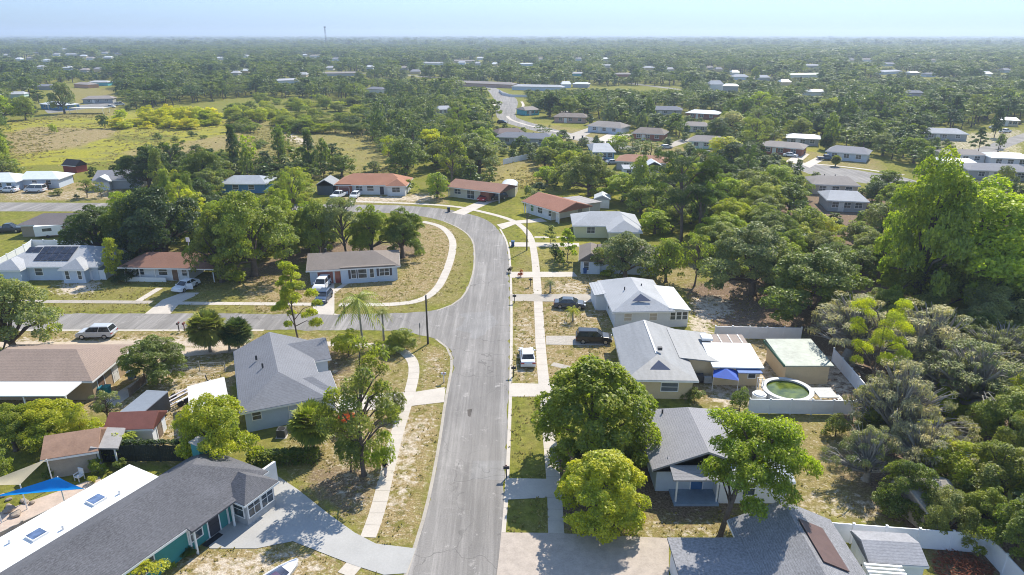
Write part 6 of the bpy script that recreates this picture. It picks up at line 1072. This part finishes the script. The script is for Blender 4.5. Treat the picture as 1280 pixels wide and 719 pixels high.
# ------------------------------------------------------------------ woods that fill the rest
NO=[ # picture polygons on the ground where nothing grows by chance
 [(0,145),(150,140),(300,122),(440,125),(480,160),(500,225),(430,240),(300,235),(200,215),(0,235)],
 [(600,205),(700,192),(720,215),(650,240),(620,240)],[(0,232),(160,222),(180,262),(0,262)],[(-50,250),(500,250),(500,266),(-50,266)],[(610,100),(660,120),(665,140),(760,165),(830,178),(830,192),(720,180),(610,158),(600,115)],
 [(480,240),(640,240),(735,240),(735,345),(640,345),(480,345)],[(975,180),(1100,195),(1190,230),(1150,245),(1000,225)],[(1165,168),(1280,150),(1340,150),(1340,225),(1215,215)],[(400,225),(480,215),(560,215),(560,260),(400,260)],
 [(60,105),(150,100),(160,145),(40,150)],[(860,365),(1000,360),(1000,415),(860,415)]]
inc_near=[[(435,165),(470,122),(600,118),(616,150),(620,196),(590,214),(490,214),(470,180)],[(640,175),(700,178),(740,205),(720,230),(640,190)],[(760,150),(860,150),(930,170),(990,178),(960,225),(880,235),(830,200),(850,190),(760,165)],[(868,300),(905,232),(1010,236),(1090,250),(1140,245),(1230,222),(1340,240),(1340,760),(1262,735),(1232,662),(1170,640),(1120,640),(1100,575),(1075,520),(1070,470),(1012,415),(1006,355),(900,352)],
 [(690,240),(740,208),(860,215),(900,235),(868,300),(800,300),(795,262),(735,262)],[(200,250),(320,270),(420,285),(420,322),(330,335),(130,318),(125,285)],[(185,205),(270,215),(420,205),(400,228),(340,250),(280,238),(180,240)]]
PR=np.array([p for p in PROT]); 
for (x0,x1,y0,y1) in ((600,660,104,160),(655,760,140,176),(440,500,100,125)): pass
ROADR=[(622,646,118,150,320),(650,735,152,170,265),(995,1105,204,222,165),(1205,1280,166,184,215),(604,640,106,118,420),(440,560,90,97,620),(690,850,95,110,560),(1080,1200,86,96,620),(880,1000,96,100,580),(640,680,205,225,190),(705,742,205,214,200)]
PR[:,3]=np.where(PR[:,4]>180,PR[:,2]+(PR[:,3]-PR[:,2])*.8,PR[:,3]); m_=(PR[:,1]-PR[:,0])*np.where(PR[:,4]>180,.14,0); PR[:,0]+=m_; PR[:,1]-=m_; PR=np.vstack([PR,np.array(ROADR,float)])
def blocked(x,y,wd,ht):
    bx,by,z=proj(x,y,0); ty=proj(x,y,ht)[1]; hw=wd*.38*F/z
    return bool(np.any((PR[:,4]>y+1)&(bx+hw>PR[:,0])&(bx-hw<PR[:,1])&(by>PR[:,2])&(ty<PR[:,3])))
HB=[(h.location.x,h.location.y) for h in bpy.data.objects if h.type=='EMPTY' and h.get('category') in('house','shed','barn','lanai')]
HBOX=[]
bpy.context.view_layer.update()
for o in bpy.data.objects:
    if o.type=='MESH' and o.name.split('.')[0]=='roof' and o.parent:
        M=o.matrix_world; c=[M@Vector(q) for q in o.bound_box]; HBOX.append((min(q.x for q in c),max(q.x for q in c),min(q.y for q in c),max(q.y for q in c)))
HBOX=np.array(HBOX)
grid={}
def near_ok(x,y,s):
    k=(int(x//25),int(y//25))
    for i in range(-2,3):
        for j in range(-2,3):
            for (a,b,r_) in grid.get((k[0]+i,k[1]+j),()):
                if (a-x)**2+(b-y)**2<((s+r_)*.5*.6)**2: return False
    return True
def put(x,y,s): grid.setdefault((int(x//25),int(y//25)),[]).append((x,y,s))
for t in TREES: put(t[1],t[2],t[3]*.9)
random.seed(21); cand=[]
PALETTE=[(G_DARK,3.2),(G_MID,3),(G_LITE,2),(G_YEL,1.1),(G_GREY,1.8),(G_OLIVE,2),(G_DEEP,2.6),(G_BRIGHT,1.0),(G_GOLD,.35)]
def pickcol(x,y):
    b=math.sin(x*.021+1.3)+math.sin(y*.017+x*.008); wts=[w_*(1+ (.8*b if c in(G_YEL,G_BRIGHT,G_LITE,G_GOLD) else -.6*b if c in(G_DEEP,G_DARK) else 0)) for c,w_ in PALETTE]; return random.choices([c for c,_ in PALETTE],[max(.05,w_) for w_ in wts])[0]
def consider(x,y,sp,near):
    if not near and y>300 and math.sin(x*.045+1.7*math.sin(y*.013))+math.sin(y*.02+x*.017)+random.gauss(0,.35)<-1.2: return
    wd=sp*random.uniform(.8,1.25); kind=random.choices(['oak','loose','tall','pine','bush'],[9,.7,.3,.3,1.0])[0]
    ht=wd*{'oak':.66,'loose':1.0,'tall':1.35,'pine':1.5,'bush':.6}[kind]*random.uniform(.85,1.15); ht=min(ht*(1.22 if y<330 else 1),13.5)
    if kind in('tall','pine'): wd*=.72
    if not near_ok(x,y,wd): return
    if y<1400 and np.any((x>HBOX[:,0]-wd*.38)&(x<HBOX[:,1]+wd*.38)&(y>HBOX[:,2]-wd*.38)&(y<HBOX[:,3]+wd*.38)): return
    if blocked(x,y,wd,ht):
        wd*=.5; ht*=.38; kind='bush'
        if blocked(x,y,wd,ht) or not near_ok(x,y,wd): return
    put(x,y,wd); z=proj(x,y,0)[2]; px=proj(x,y,0)[0]; cand.append((wd*ht/z/z*(1 if -10<px<1290 else .05),kind,x,y,wd,ht,pickcol(x,y)))
for poly in inc_near:
    for _ in range(2600):
        xs=[p[0] for p in poly]; ys=[p[1] for p in poly]; a,b=P(max(min(xs),-100),max(ys)),P(min(max(xs),1400),min(ys)); cs=W(poly); 
        x=random.uniform(min(c[0] for c in cs),max(c[0] for c in cs)); y=random.uniform(min(c[1] for c in cs),max(c[1] for c in cs)); q=proj(x,y,0)
        if inside(q[0],q[1],poly) and not any(inside(q[0],q[1],n) for n in NO[5:]): consider(x,y,8.6 if y<190 and x>-20 else 7 if x<-30 else 11,True)
def band(d0,d1,n,sp0):
    for _ in range(n):
        y=math.sqrt(random.uniform(d0*d0,d1*d1)); x=random.uniform(-1,1)*(y*.86+15); q=proj(x,y,0)
        if any(inside(q[0],q[1],p) for p in NO): continue
        consider(x,y,sp0,False)
band(165,300,16000,9.5); band(300,600,36000,13); band(600,1000,30000,18); band(1000,1900,26000,26)
cand.sort(key=lambda c:-c[0])
NTHING=max(0,318-len([t for t in TREES if t[5]!='palm' and t[5]!='bush'])); keep=cand[:NTHING]; rest=cand[NTHING:]
bn=[t for t in TREES if t[5]=='bush']
for _,kind,x,y,wd,ht,col in keep: tree(kind,x,y,wd,ht,col)
# -- beyond: coarse woods to the horizon
far=[]
for d0,d1,sp in ((1900,3000,26),(3000,5200,42),(5200,9500,80)):
    n=int((d1*d1-d0*d0)*.86/(sp*sp)*1.25)
    for _ in range(n):
        y=math.sqrt(random.uniform(d0*d0,d1*d1)); x=random.uniform(-1,1)*(y*.86+20); far.append((x,y,sp*random.uniform(1.0,1.5),random.uniform(6,12)+13*random.random()**7))
wl_c=[(.05,.08,.045),(.07,.105,.045),(.12,.155,.055),(.055,.088,.045),(.18,.21,.06),(.14,.165,.1),(.06,.095,.045),(.09,.125,.055)]
WLEAF=leafmat('woodland_leaf',wl_c,trans=.35)
def wproto(kind,seed,n,leaf):
    v,q=crown_proto(kind,seed,n,leaf,WLEAF); tm=trunk_proto(kind,seed,False); tv=np.array(tm.v); tq=np.array([f for f in tm.f if len(f)==4])+len(v)
    me=np_mesh('woodland_tree',np.vstack([v,tv]),np.vstack([q,tq]),[WLEAF,BARK],np.r_[np.zeros(len(q)),np.ones(len(tq))]); o=bpy.data.objects.new('woodland_tree',me); return o
protos=[wproto('oak',201,620,.1),wproto('oak',202,620,.1),wproto('tall',203,560,.1),wproto('bush',204,480,.12),wproto('loose',205,520,.1),wproto('pine',206,520,.1)]
PI_={'oak':(0,1),'tall':(2,2),'bush':(3,3),'loose':(4,4),'pine':(5,5)}
pts=[];scl=[];rot=[];idx=[]
for _,kind,x,y,wd,ht,col in rest: pts.append((x,y,0)); scl.append((wd,wd,ht)); rot.append(random.random()*6.28); idx.append(random.choice(PI_[kind]))
for x,y,wd,ht in far: pts.append((x,y,0)); scl.append((wd,wd,ht)); rot.append(random.random()*6.28); idx.append(random.choice((0,1,0,1,3)))
me=bpy.data.meshes.new('woodland'); me.from_pydata(pts,[],[]); 
for nme,ty,data,f in (('sc','FLOAT_VECTOR',scl,'vector'),('rz','FLOAT',rot,'value'),('ix','INT',idx,'value')):
    a=me.attributes.new(nme,ty,'POINT'); a.data.foreach_set(f,np.array(data,np.float32 if ty!='INT' else np.int32).ravel())
wo=link('woodland',me,None,None,'dense mixed woodland filling the land to the horizon','stuff')
ng=bpy.data.node_groups.new('woodland','GeometryNodeTree'); ng.interface.new_socket('Geometry',in_out='INPUT',socket_type='NodeSocketGeometry'); ng.interface.new_socket('Geometry',in_out='OUTPUT',socket_type='NodeSocketGeometry')
gi=ng.nodes.new('NodeGroupInput'); go=ng.nodes.new('NodeGroupOutput'); jn=ng.nodes.new('GeometryNodeJoinGeometry'); ip=ng.nodes.new('GeometryNodeInstanceOnPoints')
for o in protos:
    oi=ng.nodes.new('GeometryNodeObjectInfo'); oi.inputs['Object'].default_value=o; oi.inputs['As Instance'].default_value=True; ng.links.new(oi.outputs['Geometry'],jn.inputs[0])
def at(nme,ty): a=ng.nodes.new('GeometryNodeInputNamedAttribute'); a.data_type=ty; a.inputs[0].default_value=nme; return a.outputs[0]
cx3=ng.nodes.new('ShaderNodeCombineXYZ'); ng.links.new(at('rz','FLOAT'),cx3.inputs[2]); er=ng.nodes.new('FunctionNodeEulerToRotation'); ng.links.new(cx3.outputs[0],er.inputs[0])
ng.links.new(gi.outputs[0],ip.inputs['Points']); ng.links.new(jn.outputs[0],ip.inputs['Instance']); ip.inputs['Pick Instance'].default_value=True
ng.links.new(at('ix','INT'),ip.inputs['Instance Index']); ng.links.new(er.outputs[0],ip.inputs['Rotation']); ng.links.new(at('sc','FLOAT_VECTOR'),ip.inputs['Scale']); ng.links.new(ip.outputs[0],go.inputs[0])
md=wo.modifiers.new('woodland','NODES'); md.node_group=ng
# ------------------------------------------------------------------ labels of scattered things: look plus place by a landmark
ORD=['nearest','second nearest','third nearest','fourth nearest','fifth nearest','sixth nearest','seventh nearest','eighth nearest','ninth nearest','tenth nearest','eleventh nearest','twelfth nearest']+['%dth nearest'%k for k in range(13,60)]
def colword(c):
    r_,g_,b_=c
    if r_>g_*1.15: return 'golden yellow' if g_>.15 else 'reddish'
    l=(r_+g_)/2
    if b_>.055: return 'grey green'
    return 'deep green' if l<.055 else 'dark green' if l<.075 else 'mid green' if l<.115 else 'olive green' if b_>.03 else 'light green' if l<.165 else 'bright yellow green'
KW={'high':'tree','oak':'broad oak','loose':'airy tree','tall':'tall narrow tree','pine':'pine','bush':'bush','young':'young tree','mossy':'mossy oak','round':'round tree'}
pend=[(t,x,y,'%s %s'%(colword(col),KW[kind]),'tree' if kind!='bush' else 'bush') for t,x,y,wd,ht,kind,col,label in TREES if not label and kind!='palm']
for o in list(bpy.data.objects):
    if o.get('label','').startswith('FAR'): pend.append((o,o.location.x,o.location.y,'tiny far house with %s roof'%o['label'][4:],'house'))
slots={}
for p in pend:
    px,py,_=proj(p[1],p[2],0); best=min(LANDMARKS,key=lambda l:((l[1]-px)**2+(2.2*(l[2]-py))**2)); dx,dy=px-best[1],2.2*(py-best[2])
    rel=('behind' if dy<0 else 'in front of') if abs(dy)>abs(dx) else ('left of' if dx<0 else 'right of')
    slots.setdefault((best[0],rel,p[3]),[]).append((dx*dx+dy*dy,p))
for (lm,rel,look),lst in slots.items():
    lst.sort(key=lambda a:a[0])
    for i,(_,p) in enumerate(lst):
        cw=look.split()[0:2]; p[0]['label']=('%s, %s such %s the %s'%(look,ORD[i],rel,lm)) if len(lst)>1 else '%s %s the %s'%(look,rel,lm)
        p[0]['group']={'tree':'scattered neighbourhood trees','bush':'meadow and yard bushes','house':'far house roofs'}[p[4]]
for o in bpy.data.objects:
    l=o.get('label')
    if l and len(l.split())>16: o['label']=' '.join(l.split()[:16])
# ------------------------------------------------------------------ air
HAZE=True
if HAZE:
    hz=MB().box(-9800,9800,-120,9700,-1.0,85); m,n,o=nodes('haze_air'); pv=N(n,'ShaderNodeVolumePrincipled'); pv.inputs['Color'].default_value=(.7,.83,1,1); pv.inputs['Density'].default_value=.00022; pv.inputs['Anisotropy'].default_value=.3
    n.links.new(pv.outputs[0],o.inputs['Volume']); h=link('haze',hz,m,None,None,'stuff'); h['label']='thin pale blue summer haze over the whole town'
print('TREES',len(TREES),'cand',len(cand),'kept',len(keep),'rest',len(rest),'far',len(far),'objs',len(bpy.data.objects))
